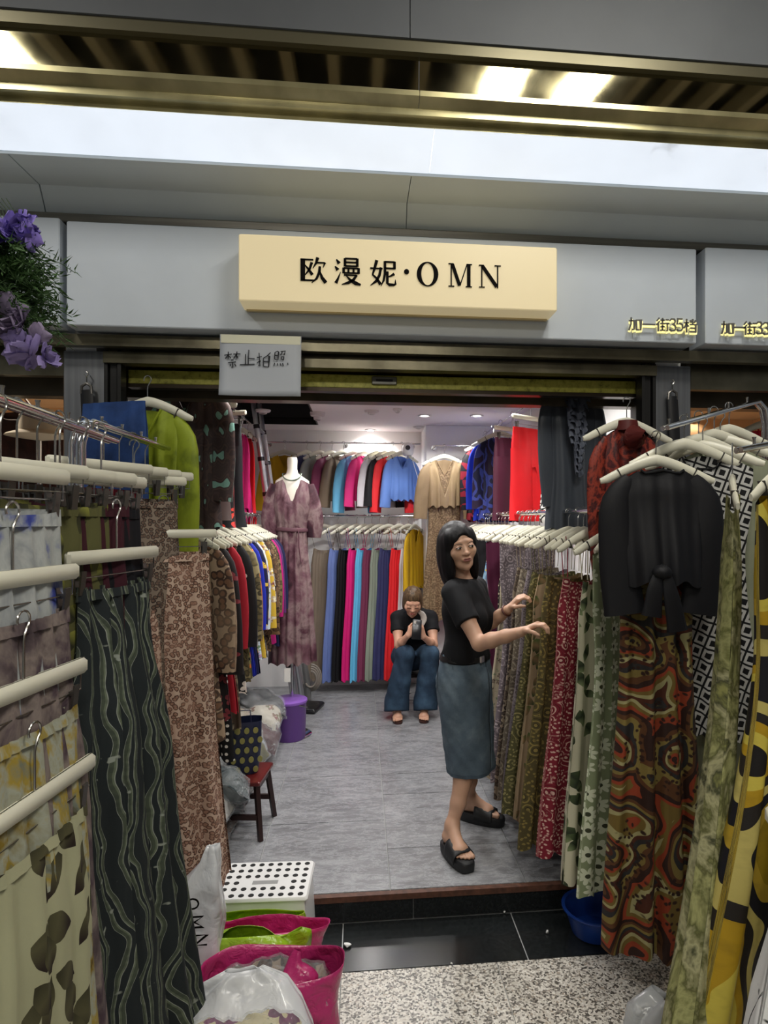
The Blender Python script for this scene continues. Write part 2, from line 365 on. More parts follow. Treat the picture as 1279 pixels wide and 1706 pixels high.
# ------------------------------------------------------------------ lettering (strokes on a 100 x 100 grid: x, y, half width)
def S(w, *pts): return [(p[0], p[1], p[2] if len(p) > 2 else w) for p in pts]
def boxs(w, x0, y0, x1, y1): return [S(w, (x0, y0), (x0, y1), (x1, y1), (x1, y0), (x0, y0))]
T, H = 8.6, 3.0
SERIF = {
 'ou': [S(H, (4, 88), (52, 88, 2.4)), S(T, (13, 90), (13, 8)), S(H, (13, 11), (56, 11, 2.6)), S(4, (46, 78, 5), (38, 52), (18, 26, .8)), S(4, (20, 68, 2), (34, 52), (48, 32, 6)),
        S(4, (68, 97, 6), (62, 76), (50, 56, .8)), S(H, (63, 78), (95, 78, 2.5)), S(3, (95, 79, 4), (88, 60, .8)), S(5, (76, 64, 4.5), (74, 42), (64, 18, 4), (46, 2, .8)), S(5, (75, 48, 2), (84, 22, 6), (98, 4, 7))],
 'man': [S(5, (8, 92, 2), (18, 78, 7)), S(5, (3, 66, 2), (13, 53, 7)), S(4, (6, 4, 6), (13, 18), (24, 46, .8)), S(5, (40, 98), (40, 68)), S(5, (86, 98), (86, 68)), S(H, (40, 97), (86, 97)), S(H, (40, 83), (86, 83)), S(H, (40, 69), (86, 69)),
         S(5, (35, 62), (35, 42)), S(4, (53, 60), (53, 44)), S(4, (72, 60), (72, 44)), S(5, (91, 62), (91, 42)), S(H, (35, 61), (91, 61)), S(H, (35, 43), (91, 43)),
         S(H, (36, 35), (84, 35, 2.4)), S(5, (84, 36, 4), (72, 18), (52, 6), (28, -1, .8)), S(5, (44, 33, 1.5), (60, 16, 5), (80, 5, 7), (99, 0, 3))],
 'ni': [S(5, (26, 97, 6), (18, 66), (10, 42, 3)), S(4, (10, 42, 3), (26, 28, 4), (40, 6, 6)), S(5, (42, 70, 5), (36, 40), (24, 18), (2, 1, .8)), S(H, (1, 66), (48, 66, 2.2)),
        S(H, (56, 92), (94, 92)), S(5, (93, 94), (93, 66)), S(H, (56, 68), (94, 68)), S(5, (57, 94), (57, 48), (52, 22, 4), (42, 0, .8)), S(3, (92, 48, 5), (80, 40), (64, 34, .8)), S(5, (66, 56), (66, 12), (74, 6), (92, 6, 4), (97, 10, 3), (96, 26, .8))],
 'M': [S(2, (0, 98), (22, 98)), S(2.6, (12, 98), (12, 3)), S(2, (0, 2), (25, 2)), S(7, (17, 96), (48, 6)), S(2.4, (50, 6), (80, 97)), S(2, (78, 98), (102, 98)), S(7.5, (88, 98), (88, 3)), S(2, (75, 2), (102, 2))],
 'N': [S(2, (0, 98), (22, 98)), S(2.6, (13, 98), (13, 3)), S(2, (1, 2), (26, 2)), S(7.5, (15, 96), (80, 5)), S(2.6, (84, 98), (84, 0)), S(2, (70, 98), (98, 98))],
}
W7 = 5.0
SANS = {
 'jia': [S(W7, (4, 72), (46, 72), (43, 10), (30, 8)), S(W7, (22, 96), (20, 50), (5, 4))] + boxs(W7, 60, 8, 92, 78),
 'yi': [S(W7, (2, 50), (98, 50))],
 'jie': [S(W7, (24, 97), (5, 74)), S(W7, (26, 72), (4, 46)), S(W7, (17, 56), (17, 0)), S(W7, (34, 80), (64, 80)), S(W7, (49, 96), (49, 56)), S(W7, (32, 56), (66, 56)), S(W7, (34, 34), (64, 34)), S(W7, (49, 48), (49, 8)), S(W7, (31, 8), (67, 8)), S(W7, (73, 84), (95, 84)), S(W7, (70, 58), (99, 58)), S(W7, (85, 58), (85, 4), (76, 5))],
 '3': [S(W7, (12, 80), (24, 93), (46, 93), (54, 80), (50, 64), (36, 56), (52, 48), (58, 30), (50, 12), (26, 8), (10, 20))],
 '5': [S(W7, (54, 94), (18, 94), (14, 56), (36, 62), (54, 52), (56, 28), (44, 10), (22, 8), (10, 20))],
 'dang': [S(W7, (2, 70), (40, 70)), S(W7, (21, 98), (21, 0)), S(W7, (20, 66), (3, 32)), S(W7, (22, 58), (37, 42)), S(W7, (68, 98), (68, 62)), S(W7, (50, 90), (57, 70)), S(W7, (89, 90), (80, 70)), S(W7, (46, 58), (91, 58), (91, 0)), S(W7, (48, 32), (90, 32)), S(W7, (44, 6), (90, 6))],
}
W2 = 2.7
HAND = {
 'jin': [S(W2, (2, 78), (46, 86)), S(W2, (26, 100), (25, 58)), S(W2, (25, 82), (8, 58)), S(W2, (27, 76), (40, 62)), S(W2, (54, 86), (96, 88)), S(W2, (76, 102), (72, 62)), S(W2, (72, 84), (56, 60)), S(W2, (74, 78), (82, 62)), S(W2, (40, 50), (56, 52)), S(W2, (24, 34), (70, 40)), S(W2, (50, 38), (52, 6), (44, 10)), S(W2, (38, 26), (36, 14)), S(W2, (62, 28), (70, 14))],
 'zhi': [S(W2, (60, 98), (56, 6)), S(W2, (58, 44), (96, 42)), S(W2, (40, 70), (40, 6)), S(W2, (4, 2), (96, 8))],
 'pai': [S(W2, (4, 62), (36, 70)), S(W2, (18, 94), (24, 8), (12, 14)), S(W2, (4, 30), (30, 42)), S(W2, (92, 98), (70, 76)), S(W2, (46, 6), (46, 60), (70, 76), (84, 74), (80, 4), (46, 6)), S(W2, (48, 38), (78, 40))],
 'zhao': [S(W2, (8, 50), (10, 92), (26, 100), (32, 96), (28, 48), (8, 50)), S(W2, (10, 72), (28, 74)), S(W2, (44, 98), (72, 102), (66, 78), (60, 80)), S(W2, (56, 100), (44, 76)), S(W2, (48, 66), (64, 66), (62, 50), (48, 52), (48, 66)), S(W2, (8, 28), (4, 8)), S(W2, (24, 26), (26, 12)), S(W2, (42, 26), (46, 12)), S(W2, (56, 28), (60, 10)), S(W2, (86, 30), (88, 18))],
}
def glyph(m, strokes, x, z, size, y0, y1, yoff=0.0):
    """each stroke becomes a thin raised ribbon facing -Y"""
    k = size / 100.0
    for st in strokes:
        n = len(st); L = []; R = []
        for i, (a, b, hw) in enumerate(st):
            d = Vector((st[min(i + 1, n - 1)][0] - st[max(i - 1, 0)][0], st[min(i + 1, n - 1)][1] - st[max(i - 1, 0)][1]))
            if d.length < 1e-6: d = Vector((1, 0))
            d.normalize(); nx, ny = -d.y, d.x
            ex = ey = 0.0
            if 0 < i < n - 1:
                d1 = Vector((a - st[i - 1][0], b - st[i - 1][1])).normalized(); c = max(.45, abs(d1.dot(d))); hw = hw / c
            L.append((x + (a + nx * hw) * k, z + (b + ny * hw) * k)); R.append((x + (a - nx * hw) * k, z + (b - ny * hw) * k))
        for i in range(n - 1):
            m.prism([L[i], R[i], R[i + 1], L[i + 1]], y0 - .00001 * i, y1)
    return m
# lit cream sign
sx0, sx1, sz0, sz1, syf = -.458, .779, 2.435, 2.687, 2.44
sg = empty('lightbox_sign', ((sx0 + sx1) / 2, 2.50, sz0)); tag(sg, 'cream light box sign with dark letters on the grey fascia', 'sign')
sl = Matrix.Translation(-Vector(sg.location))
MB().box((0, 0, (sz1 - sz0) / 2), (sx1 - sx0, .118, sz1 - sz0), bev=.004).build('box', M_signbox, sg, smooth=False)
MB().bx(-(sx1 - sx0) / 2 + .012, (sx1 - sx0) / 2 - .012, .04, .059, -.006, 0).build('base_rail', mat('sign_rail', 'cbb98e', .5), sg, smooth=False)
def letter(par, strokes, px, py, Y, size, m, name='letter', th=.004, cx=.5, cy=.5):
    p = atY(px, py, Y); b = MB(); o = Vector(par.location)
    glyph(b, strokes, p.x - size * cx - o.x, p.z - size * cy - o.z, size, Y - th - o.y, Y - o.y)
    return b.build(name, m, par, smooth=False)
cs = .102
for key, px, py in (('ou', 521, 450), ('man', 579, 452), ('ni', 638, 455)): letter(sg, SERIF[key], px, py, syf, cs, M_ink)
p = atY(677, 453, syf) - Vector(sg.location); MB().prism([(p.x + .010 * math.cos(a * PI / 8), p.z + .010 * math.sin(a * PI / 8)) for a in range(16)], p.y - .004, p.y).build('dot', M_ink, sg, smooth=False)
p = atY(712, 457, syf) - Vector(sg.location); m = MB(); N = 40
for i in range(N):
    a0, a1 = 2 * PI * i / N, 2 * PI * (i + 1) / N; f = lambda a, o: (p.x + (.042 if o else .0245) * math.cos(a), p.z + (.0475 if o else .0435) * math.sin(a))
    m.prism([f(a0, 0), f(a0, 1), f(a1, 1), f(a1, 0)], p.y - .004, p.y)
m.build('letter', M_ink, sg, smooth=False)
letter(sg, SERIF['M'], 766, 459, syf, .091, M_ink); letter(sg, SERIF['N'], 816, 461, syf, .089, M_ink)
# raised halo-lit shop numbers
M_let = mat('letter_grey', '6b6a66', .4, .3)
M_halo = mat('letter_halo', 'fff3b0', .5, emit='fff0a0', es=.85)
def numbers(name, pxs, keys, pys, lab):
    c = atY(sum(pxs) / len(pxs), sum(pys) / len(pys), 2.56)
    r = empty(name, (c.x, 2.56, c.z)); tag(r, lab, 'sign')
    for k, px, py in zip(keys, pxs, pys):
        sz = .058; sc = .55 if k in '35' else 1.0
        g = [[(a, b, w) for a, b, w in s] for s in SANS[k]]
        o = letter(r, g, px, py, 2.53, sz, M_let, 'character', .006, cx=.32 if k in '35' else .5)
        gg = [[(a, b - 14, w + 3) for a, b, w in s] for s in SANS[k]]
        letter(r, gg, px, py, 2.5608, sz, M_halo, 'halo_glow', .006, cx=.32 if k in '35' else .5)  # glowing shape behind each character stands in for its halo light
    return r
numbers('shop_number', [1057, 1080, 1103, 1119, 1131, 1149], ['jia', 'yi', 'jie', '3', '5', 'dang'], [540, 541, 541, 542, 542, 543], 'glowing raised shop number 35 at the fascia corner')
numbers('shop_number', [1211, 1230, 1248, 1263, 1274], ['jia', 'yi', 'jie', '3', '3'], [546, 546, 547, 547, 548], 'glowing raised shop number 33 on the neighbouring fascia')
# paper notice
a = atY(362, 551, 2.50); b = atY(500, 659, 2.50)
pn = empty('paper_notice', ((a.x + b.x) / 2, 2.545, b.z)); tag(pn, 'handwritten paper notice taped below the sign panel', 'notice')
m = MB(); n = 10; W_, H_ = b.x - a.x, a.z - b.z
for i in range(n + 1):
    for j in range(n + 1):
        u, v = i / n, j / n; m.v.append(((u - .5) * W_, .008 * math.sin(3.5 * u + 2.2 * v) * (1 - v) - .045 * (1 - v) ** 1.5 * 0.6, v * H_))
for i in range(n):
    for j in range(n): k = i * (n + 1) + j; m.f.append((k, k + n + 1, k + n + 2, k + 1))
so = m.build('sheet', mat('notice_paper', 'a9adb3', .8), pn); md = so.modifiers.new('thickness', 'SOLIDIFY'); md.thickness = .0008
MB().bx(-W_ / 2 + .004, W_ / 2 - .003, -.003, -.0015, H_ - .034, H_ - .001).build('tape', mat('clear_tape', 'c8c6ad', .3), pn, smooth=False)
for key, u, v, sz in (('jin', .055, .44, .066), ('zhi', .24, .50, .062), ('pai', .45, .47, .060), ('zhao', .66, .47, .064)):
    vv = v + .06; yy = .008 * math.sin(3.5 * (u + .07) + 2.2 * vv) * (1 - vv) - .027 * (1 - vv) ** 1.5
    glyph(MB(), HAND[key], (u - .5) * W_, v * H_, sz, yy - .006, yy - .0045).build('handwriting', mat('pen_ink', '101116', .8), pn, smooth=False)
# ------------------------------------------------------------------ fabrics
def fab(name, kind, cols, scale=10.0, rough=.75, fold=0, sheen=0.0):
    if name in MATS: return MATS[name]
    t = NT(name); uv = t.coord('UV'); col = None; cs = cols
    def warp(v, s, a):
        nz = t.noise(v, s, 2); d = t.vmath('SUBTRACT', nz.outputs['Color'], (.5, .5, .5)); return t.vmath('ADD', v, t.vmath('SCALE', d, scale=a))
    def vor(v, s, feature='F1', rnd=1.0, dist='EUCLIDEAN'):
        nd = t.n('ShaderNodeTexVoronoi', voronoi_dimensions='2D', feature=feature, distance=dist, i_Scale=s, i_Randomness=rnd); t.set(nd.inputs['Vector'], v); return nd
    def petals(v, s, rnd, n, r0, r1, rot=True):
        nd = vor(v, s, rnd=rnd); loc = t.vmath('SCALE', t.vmath('SUBTRACT', v, nd.outputs['Position']), scale=s)
        sp = t.n('ShaderNodeSeparateXYZ'); t.set(sp.inputs[0], loc); ang = t.math('ARCTAN2', sp.outputs[1], sp.outputs[0])
        if rot: ang = t.math('ADD', ang, t.math('MULTIPLY', t.n('ShaderNodeSeparateColor', i_0=nd.outputs['Color']).outputs[0], 6.28))
        rad = t.vmath('LENGTH', loc); rad = [l for l in t.t.nodes if l.type == 'VECT_MATH' and l.operation == 'LENGTH'][-1].outputs['Value']
        lim = t.math('ADD', t.math('MULTIPLY', t.math('ABSOLUTE', t.math('COSINE', t.math('MULTIPLY', ang, n / 2.0))), r1 - r0), r0)
        return t.math('LESS_THAN', rad, lim), rad, nd, ang
    if kind == 'plain':
        nz = t.noise(uv, 8, 3); c = lin(cs[0]); col = t.ramp(nz.outputs[0], [(.3, tuple(x * .93 for x in c[:3]) + (1,)), (.7, c)])
    elif kind == 'leopard':
        v = warp(uv, scale * .6, .35 / scale); nd = vor(v, scale); nz = t.noise(uv, scale * .16, 3)
        d = t.math('ADD', nd.outputs['Distance'], t.math('MULTIPLY', t.math('SUBTRACT', t.noise(uv, scale * 1.7, 2).outputs[0], .5), .32))
        spot = t.ramp(d, [(0, cs[1]), (.26, cs[1]), (.30, cs[2]), (.46, cs[2]), (.50, cs[0]), (1, cs[0])])
        col = t.mix(t.math('MULTIPLY', t.ramp(nz.outputs[0], [(.4, (0, 0, 0, 1)), (.65, (1, 1, 1, 1))]), .35), spot, lin(cs[3] if len(cs) > 3 else cs[0]))
    elif kind == 'dots':
        nd = vor(uv, scale, rnd=.25); col = t.ramp(nd.outputs['Distance'], [(0, cs[1]), (.20, cs[1]), (.23, cs[0])], 'LINEAR')
    elif kind == 'paisley':
        v = warp(uv, scale * .35, .8 / scale); nd = vor(v, scale)
        ring = t.ramp(nd.outputs['Distance'], [(0, cs[1]), (.12, cs[2]), (.17, cs[0]), (.27, cs[0]), (.29, cs[1]), (.36, cs[1]), (.38, cs[0]), (.5, cs[2]), (.54, cs[0]), (.66, cs[0]), (.69, cs[1]), (.74, cs[0])], 'CONSTANT')
        fine = vor(warp(uv, scale * 1.5, .3 / scale), scale * 3.2); f2 = t.ramp(fine.outputs['Distance'], [(0, cs[1]), (.22, cs[1]), (.3, cs[0])])
        mk = t.ramp(t.noise(uv, scale * .5, 2).outputs[0], [(.45, (0, 0, 0, 1)), (.52, (1, 1, 1, 1))]); col = t.mix(mk, ring, f2)
    elif kind == 'tiedye':
        v = warp(uv, 3, .25); mp = t.n('ShaderNodeMapping'); t.set(mp.inputs['Vector'], v); mp.inputs['Scale'].default_value = (1, .55, 1)
        nz = t.noise(mp.outputs[0], scale, 5, .6); n = len(cs); col = t.ramp(nz.outputs[0], [(.30 + .4 * i / max(1, n - 1), c) for i, c in enumerate(cs)])
    elif kind == 'abstract':
        v = warp(uv, scale * .5, 1.1 / scale); mp = t.n('ShaderNodeMapping'); t.set(mp.inputs['Vector'], v); mp.inputs['Scale'].default_value = (1, .6, 1)
        nz = t.noise(mp.outputs[0], scale, 0); n = len(cs)
        col = t.ramp(nz.outputs[0], [(0, cs[0])] + [(.30 + .42 * i / n, c) for i, c in enumerate(cs) if i], 'CONSTANT')
        edge = t.noise(uv, scale * 7, 2); col = t.mix(t.math('MULTIPLY', t.ramp(edge.outputs[0], [(.5, (0, 0, 0, 1)), (.8, (1, 1, 1, 1))]), .25), col, lin(cs[0]))
    elif kind == 'swirl':
        v = warp(uv, scale * .4, 1.6 / scale); nd = vor(v, scale * .5)
        sn = t.math('FRACT', t.math('MULTIPLY', t.math('ADD', nd.outputs['Distance'], t.math('MULTIPLY', t.noise(uv, scale * .6, 1).outputs[0], .9)), 2.1)); n = len(cs)
        col = t.ramp(sn, [(i / n, c) for i, c in enumerate(cs)], 'CONSTANT')
        fine = vor(warp(uv, scale * 2, .2 / scale), scale * 4.5); mk = t.ramp(t.noise(uv, scale * .45, 1).outputs[0], [(.48, (0, 0, 0, 1)), (.5, (1, 1, 1, 1))])
        col = t.mix(t.math('MULTIPLY', mk, t.ramp(fine.outputs['Distance'], [(.18, (1, 1, 1, 1)), (.3, (0, 0, 0, 1))])), col, lin(cs[0]))
    elif kind == 'daisy':
        f, rad, nd, ang = petals(uv, scale, .35, 8, .22, .44); col = t.mix(f, lin(cs[0]), lin(cs[1])); col = t.mix(t.math('LESS_THAN', rad, .11), col, lin(cs[2]))
    elif kind == 'flower':
        f, rad, nd, ang = petals(warp(uv, scale, .3 / scale), scale, 1.0, 5, .20, .40); sel = t.math('GREATER_THAN', t.n('ShaderNodeSeparateColor', i_0=nd.outputs['Color']).outputs[1], .45)
        g = t.noise(uv, scale * 3, 3); petal = t.ramp(g.outputs[0], [(.35, cs[1]), (.65, cs[2] if len(cs) > 2 else cs[1])])
        col = t.mix(t.math('MULTIPLY', f, sel), lin(cs[0]), petal); col = t.mix(t.math('MULTIPLY', t.math('LESS_THAN', rad, .08), sel), col, lin(cs[0]))
        if len(cs) > 3:
            lf = t.ramp(t.noise(uv, scale * 2.2, 2).outputs[0], [(.60, (0, 0, 0, 1)), (.64, (1, 1, 1, 1))]); col = t.mix(t.math('MULTIPLY', lf, t.math('SUBTRACT', 1.0, t.math('MULTIPLY', f, sel))), col, lin(cs[3]))
    elif kind == 'leaf':
        base = None; col = lin(cs[0]); out = None
        for q, (s, off) in enumerate(((scale, (0, 0, 0)), (scale * 1.15, (3.3, 7.1, 0)))):
            v = warp(t.vmath('ADD', uv, off), s, .18 / s); nd = vor(v, s); loc = t.vmath('SCALE', t.vmath('SUBTRACT', v, nd.outputs['Position']), scale=s)
            sc_ = t.n('ShaderNodeSeparateColor', i_0=nd.outputs['Color'])
            rt = t.n('ShaderNodeVectorRotate', rotation_type='Z_AXIS'); t.set(rt.inputs['Vector'], loc); t.set(rt.inputs['Angle'], t.math('ADD', t.math('MULTIPLY', sc_.outputs[0], 2.2), .3))
            sp = t.n('ShaderNodeSeparateXYZ'); t.set(sp.inputs[0], rt.outputs[0])
            x2 = t.math('POWER', t.math('ABSOLUTE', t.math('DIVIDE', sp.outputs[0], .46)), 1.7); f = t.math('LESS_THAN', t.math('ABSOLUTE', sp.outputs[1]), t.math('MULTIPLY', t.math('SUBTRACT', 1.0, x2), .24))
            f = t.math('MULTIPLY', f, t.math('GREATER_THAN', sc_.outputs[1], .35))
            sh = t.ramp(t.math('ADD', t.math('MULTIPLY', sp.outputs[0], 1.0), .5), [(.15, cs[1]), (.5, cs[2]), (.85, cs[3])])
            out = t.mix(f, out if out is not None else t.mix(t.noise(uv, 5, 2).outputs[0], lin(cs[0]), lin(cs[4] if len(cs) > 4 else cs[0])), sh)
        col = out
    elif kind == 'chain':
        mp = t.n('ShaderNodeMapping'); t.set(mp.inputs['Vector'], uv); mp.inputs['Rotation'].default_value = (0, 0, .35)
        nd = vor(mp.outputs[0], scale, rnd=0.0, dist='CHEBYCHEV'); col = t.ramp(nd.outputs['Distance'], [(0, cs[0]), (.22, cs[1]), (.42, cs[0])], 'CONSTANT')
    elif kind == 'wave':
        v = warp(uv, 5, .10); wv = t.n('ShaderNodeTexWave', wave_type='BANDS', bands_direction='X', i_Scale=scale, i_Distortion=3.0, i_Detail=1.0); wv.inputs['Detail Scale'].default_value = .7; t.set(wv.inputs['Vector'], v)
        a = t.ramp(wv.outputs['Fac'], [(0, cs[0]), (.42, cs[0]), (.46, cs[2]), (.50, cs[1]), (.8, cs[3]), (.9, cs[2]), (.93, cs[0])], 'CONSTANT')
        fine = vor(uv, 70); col = t.mix(t.math('MULTIPLY', t.ramp(fine.outputs['Distance'], [(.2, (1, 1, 1, 1)), (.5, (0, 0, 0, 1))]), .3), a, lin(cs[0]))
        dn = t.ramp(t.noise(uv, 30, 2).outputs[0], [(.68, (0, 0, 0, 1)), (.72, (1, 1, 1, 1))]); col = t.mix(dn, col, lin(cs[2]))
    elif kind == 'check':
        ck = t.n('ShaderNodeTexChecker', i_Scale=scale); t.set(ck.inputs['Vector'], warp(uv, 4, .03)); ck.inputs[1].default_value = lin(cs[0]); ck.inputs[2].default_value = lin(cs[1]); col = ck.outputs[0]
    elif kind == 'denim':
        mp = t.n('ShaderNodeMapping'); t.set(mp.inputs['Vector'], uv); mp.inputs['Scale'].default_value = (420, 60, 1)
        n1 = t.noise(mp.outputs[0], 1, 2); n2 = t.noise(t.coord(), 6, 5, .6); n3 = t.noise(t.coord(), 160, 2)
        col = t.ramp(n2.outputs[0], [(.3, cs[0]), (.5, cs[1]), (.75, cs[2])]); col = t.mix(t.math('MULTIPLY', n3.outputs[0], .25), col, lin(cs[2]))
    t.out(col, rough); t.b.inputs['Specular IOR Level'].default_value = .3
    t.b.inputs['Sheen Weight'].default_value = sheen
    wv = t.noise(uv, 260, 2); t.bump(wv.outputs[0], .15, .002)
    MATS[name] = t.m; return t.m

# ------------------------------------------------------------------ hangers
M_hang = mat('hanger_cream', 'd9d6c3', .35, noise=.04, nscale=6)
M_clip = mat('clip_metal', '6d6a66', .35, .8)
M_grip = mat('hanger_grip', '3a3630', .6)
def hook_path(drop=.075):
    pts = [(.016 * math.cos(a), 0, .016 * math.sin(a)) for a in [math.radians(d) for d in (200, 180, 150, 120, 90, 60, 30, 0, -30, -55)]]
    return pts + [(.002, 0, -.026), (0, 0, -.036), (0, 0, -drop)]
HK = MB().tube(hook_path(), .0022, 6).mesh('hook', M_wire)
HK2 = MB().tube(hook_path(.10), .0022, 6).mesh('hook', M_wire)
def arms_mesh(w=.2, drop=.082):
    m = MB(); pts = []; rr = []
    for i in range(17):
        u = -1 + i / 8.0; a = abs(u)
        pts.append((u * w, -.012 * (a ** 2), -.088 - drop * (a ** 1.35) + (.006 if a > .9 else 0))); rr.append(lerp(.0095, .0066, a) * (1.0 if a < .99 else .7))
    m.tube(pts, rr, 8, flat=2.1, up=(0, 0, 1)); return m.mesh('arms', M_hang)
ARMS = arms_mesh(); ARMS_S = arms_mesh(.19, .095)
GRIPL = MB().box((-.13, -.005, -.139), (.004, .018, .040), M=Matrix.Rotation(-.5, 3, 'Y')).mesh('grip_band', M_grip, False)
GRIPR = MB().box((.13, -.005, -.139), (.004, .018, .040), M=Matrix.Rotation(.5, 3, 'Y')).mesh('grip_band', M_grip, False)
BAR = MB().box((0, 0, -.115), (.36, .017, .030), bev=.006).mesh('bar', M_hang)
BARW = MB().tube([(-.165, 0, -.128), (-.165, 0, -.16), (.165, 0, -.16), (.165, 0, -.128)], .0016, 6).mesh('wire', M_wire)
CLIP = MB().box((0, -.007, -.170), (.016, .004, .052), M=Matrix.Rotation(.12, 3, 'X')).box((0, .007, -.170), (.016, .004, .052), M=Matrix.Rotation(-.12, 3, 'X')).box((0, 0, -.16), (.012, .012, .008)).mesh('clip', M_clip, False)
def hanger(loc, rz, label, group, clip=False, small=False):
    r = empty('clip_hanger' if clip else 'coat_hanger', loc, rz); tag(r, label, 'hanger', group)
    if clip:
        put(HK2, 'hook', r); put(BAR, 'bar', r); put(BARW, 'wire', r); put(CLIP, 'clip', r, (-.135, 0, 0)); put(CLIP, 'clip', r, (.135, 0, 0))
    else:
        put(HK, 'hook', r); put(ARMS_S if small else ARMS, 'arms', r); put(GRIPL, 'grip_band', r); put(GRIPR, 'grip_band', r)
    return r

# ------------------------------------------------------------------ garments (local frame: x across the hanger, z up, origin on the rail)
def spow(c, e): return math.copysign(abs(c) ** e, c)
def body(m, zt, zb, W, D, nf=5, amp=.012, drop=0.0, neck=0.0, neckw=.4, hem=.012, nu=56, nv=16, seed=0, top_amp=.25, lean=(0, 0), vneck=False, backneck=.02):
    """W, D: list of (v, value) profiles for half width and half depth"""
    rnd = random.Random(seed); ph = [rnd.uniform(0, 6.28) for _ in range(8)]; dr = [rnd.uniform(-.8, .8) for _ in range(4)]
    def prof(P, v):
        for (a, x), (b, y) in zip(P[:-1], P[1:]):
            if v <= b: q = (v - a) / max(1e-6, b - a); q = q * q * (3 - 2 * q); return x + (y - x) * q
        return P[-1][1]
    vs = []; uvs = []; fs = []; uo = rnd.uniform(0, 4); vo = rnd.uniform(0, 4)
    for iv in range(nv + 1):
        v = iv / nv; w = prof(W, v); d = prof(D, v); A = amp * (top_amp + (1 - top_amp) * v)
        for iu in range(nu + 1):
            th = 2 * PI * iu / nu; c, s = math.cos(th), math.sin(th); xf = spow(c, .85); yf = spow(s, .8); side = 0 if s < 0 else 1
            z0 = zt - drop * abs(xf) ** 1.35
            nd = neck if side == 0 else backneck
            if nd > 0 and abs(xf) < neckw: q = abs(xf) / neckw; z0 -= nd * ((1 - q) if (vneck and side == 0) else math.sqrt(max(0, 1 - q * q)))
            fo = math.sin(nf * PI * xf + ph[side] + dr[0] * v) + .5 * math.sin(nf * 1.7 * PI * xf + ph[2 + side] + dr[1] * v) + .35 * math.sin(nf * .55 * PI * xf + ph[4] + dr[2] * v)
            edge = 1 - .6 * abs(xf) ** 3
            z = lerp(z0, zb, v) + hem * v * v * math.sin(nf * .8 * PI * xf + ph[5])
            x = w * xf + .25 * A * math.cos(nf * PI * xf + ph[side]) * v
            vs.append((x + lean[0] * v * v, d * yf + A * fo * edge + lean[1] * v * v, z)); uvs.append((uo + (xf * max(w, .12) * 1.05 + (0 if side == 0 else 2.7)), vo + z))
    for iv in range(nv):
        for iu in range(nu): k = iv * (nu + 1) + iu; fs.append((k, k + nu + 1, k + nu + 2, k + 1))
    m.add(vs, fs, uvs); return m
def sleeve(m, pts, radii, flat=.45, n=14, rip=.0, seed=0, hemw=0.0):
    rnd = random.Random(seed + 77); pts = [Vector(p) for p in pts]; M_ = len(pts); fine = []; rr = []
    K = 10
    for i in range(K + 1):
        t_ = i / K * (M_ - 1); k = min(int(t_), M_ - 2); f = t_ - k
        p0, p1, p2, p3 = pts[max(k - 1, 0)], pts[k], pts[k + 1], pts[min(k + 2, M_ - 1)]
        fine.append(.5 * ((2 * p1) + (p2 - p0) * f + (2 * p0 - 5 * p1 + 4 * p2 - p3) * f * f + (3 * p1 - p0 - 3 * p2 + p3) * f ** 3)); rr.append(lerp(radii[k], radii[k + 1], f))
    vs = []; uvs = []; fs = []; ph = rnd.uniform(0, 6.28); uo = rnd.uniform(0, 4); acc = 0
    for i, p in enumerate(fine):
        d = (fine[min(i + 1, K)] - fine[max(i - 1, 0)]).normalized(); y = Vector((0, 1, 0)); a = y.cross(d)
        a = a.normalized() if a.length > 1e-4 else Vector((1, 0, 0)); b = d.cross(a)
        if i: acc += (p - fine[i - 1]).length
        for k in range(n + 1):
            t_ = 2 * PI * k / n; rad = rr[i] * (1 + rip * math.sin(3 * t_ + ph + i * .4) * i / K)
            vs.append(p + a * math.cos(t_) * rad + b * math.sin(t_) * rad * flat); uvs.append((uo + math.cos(t_) * rr[i] + (0 if t_ < PI else 1.3), uo - acc))
    for i in range(K):
        for k in range(n): q = i * (n + 1) + k; fs.append((q, q + 1, q + n + 2, q + n + 1))
    m.add(vs, fs, uvs); return m
GSEED = [0]
def fin(m, name, mt, parent=None, loc=None, rz=None):
    o = m.build(name, mt, parent, ang=180)
    if loc is not None: o.location = loc; o.rotation_euler = (0, 0, rz or 0)
    return o
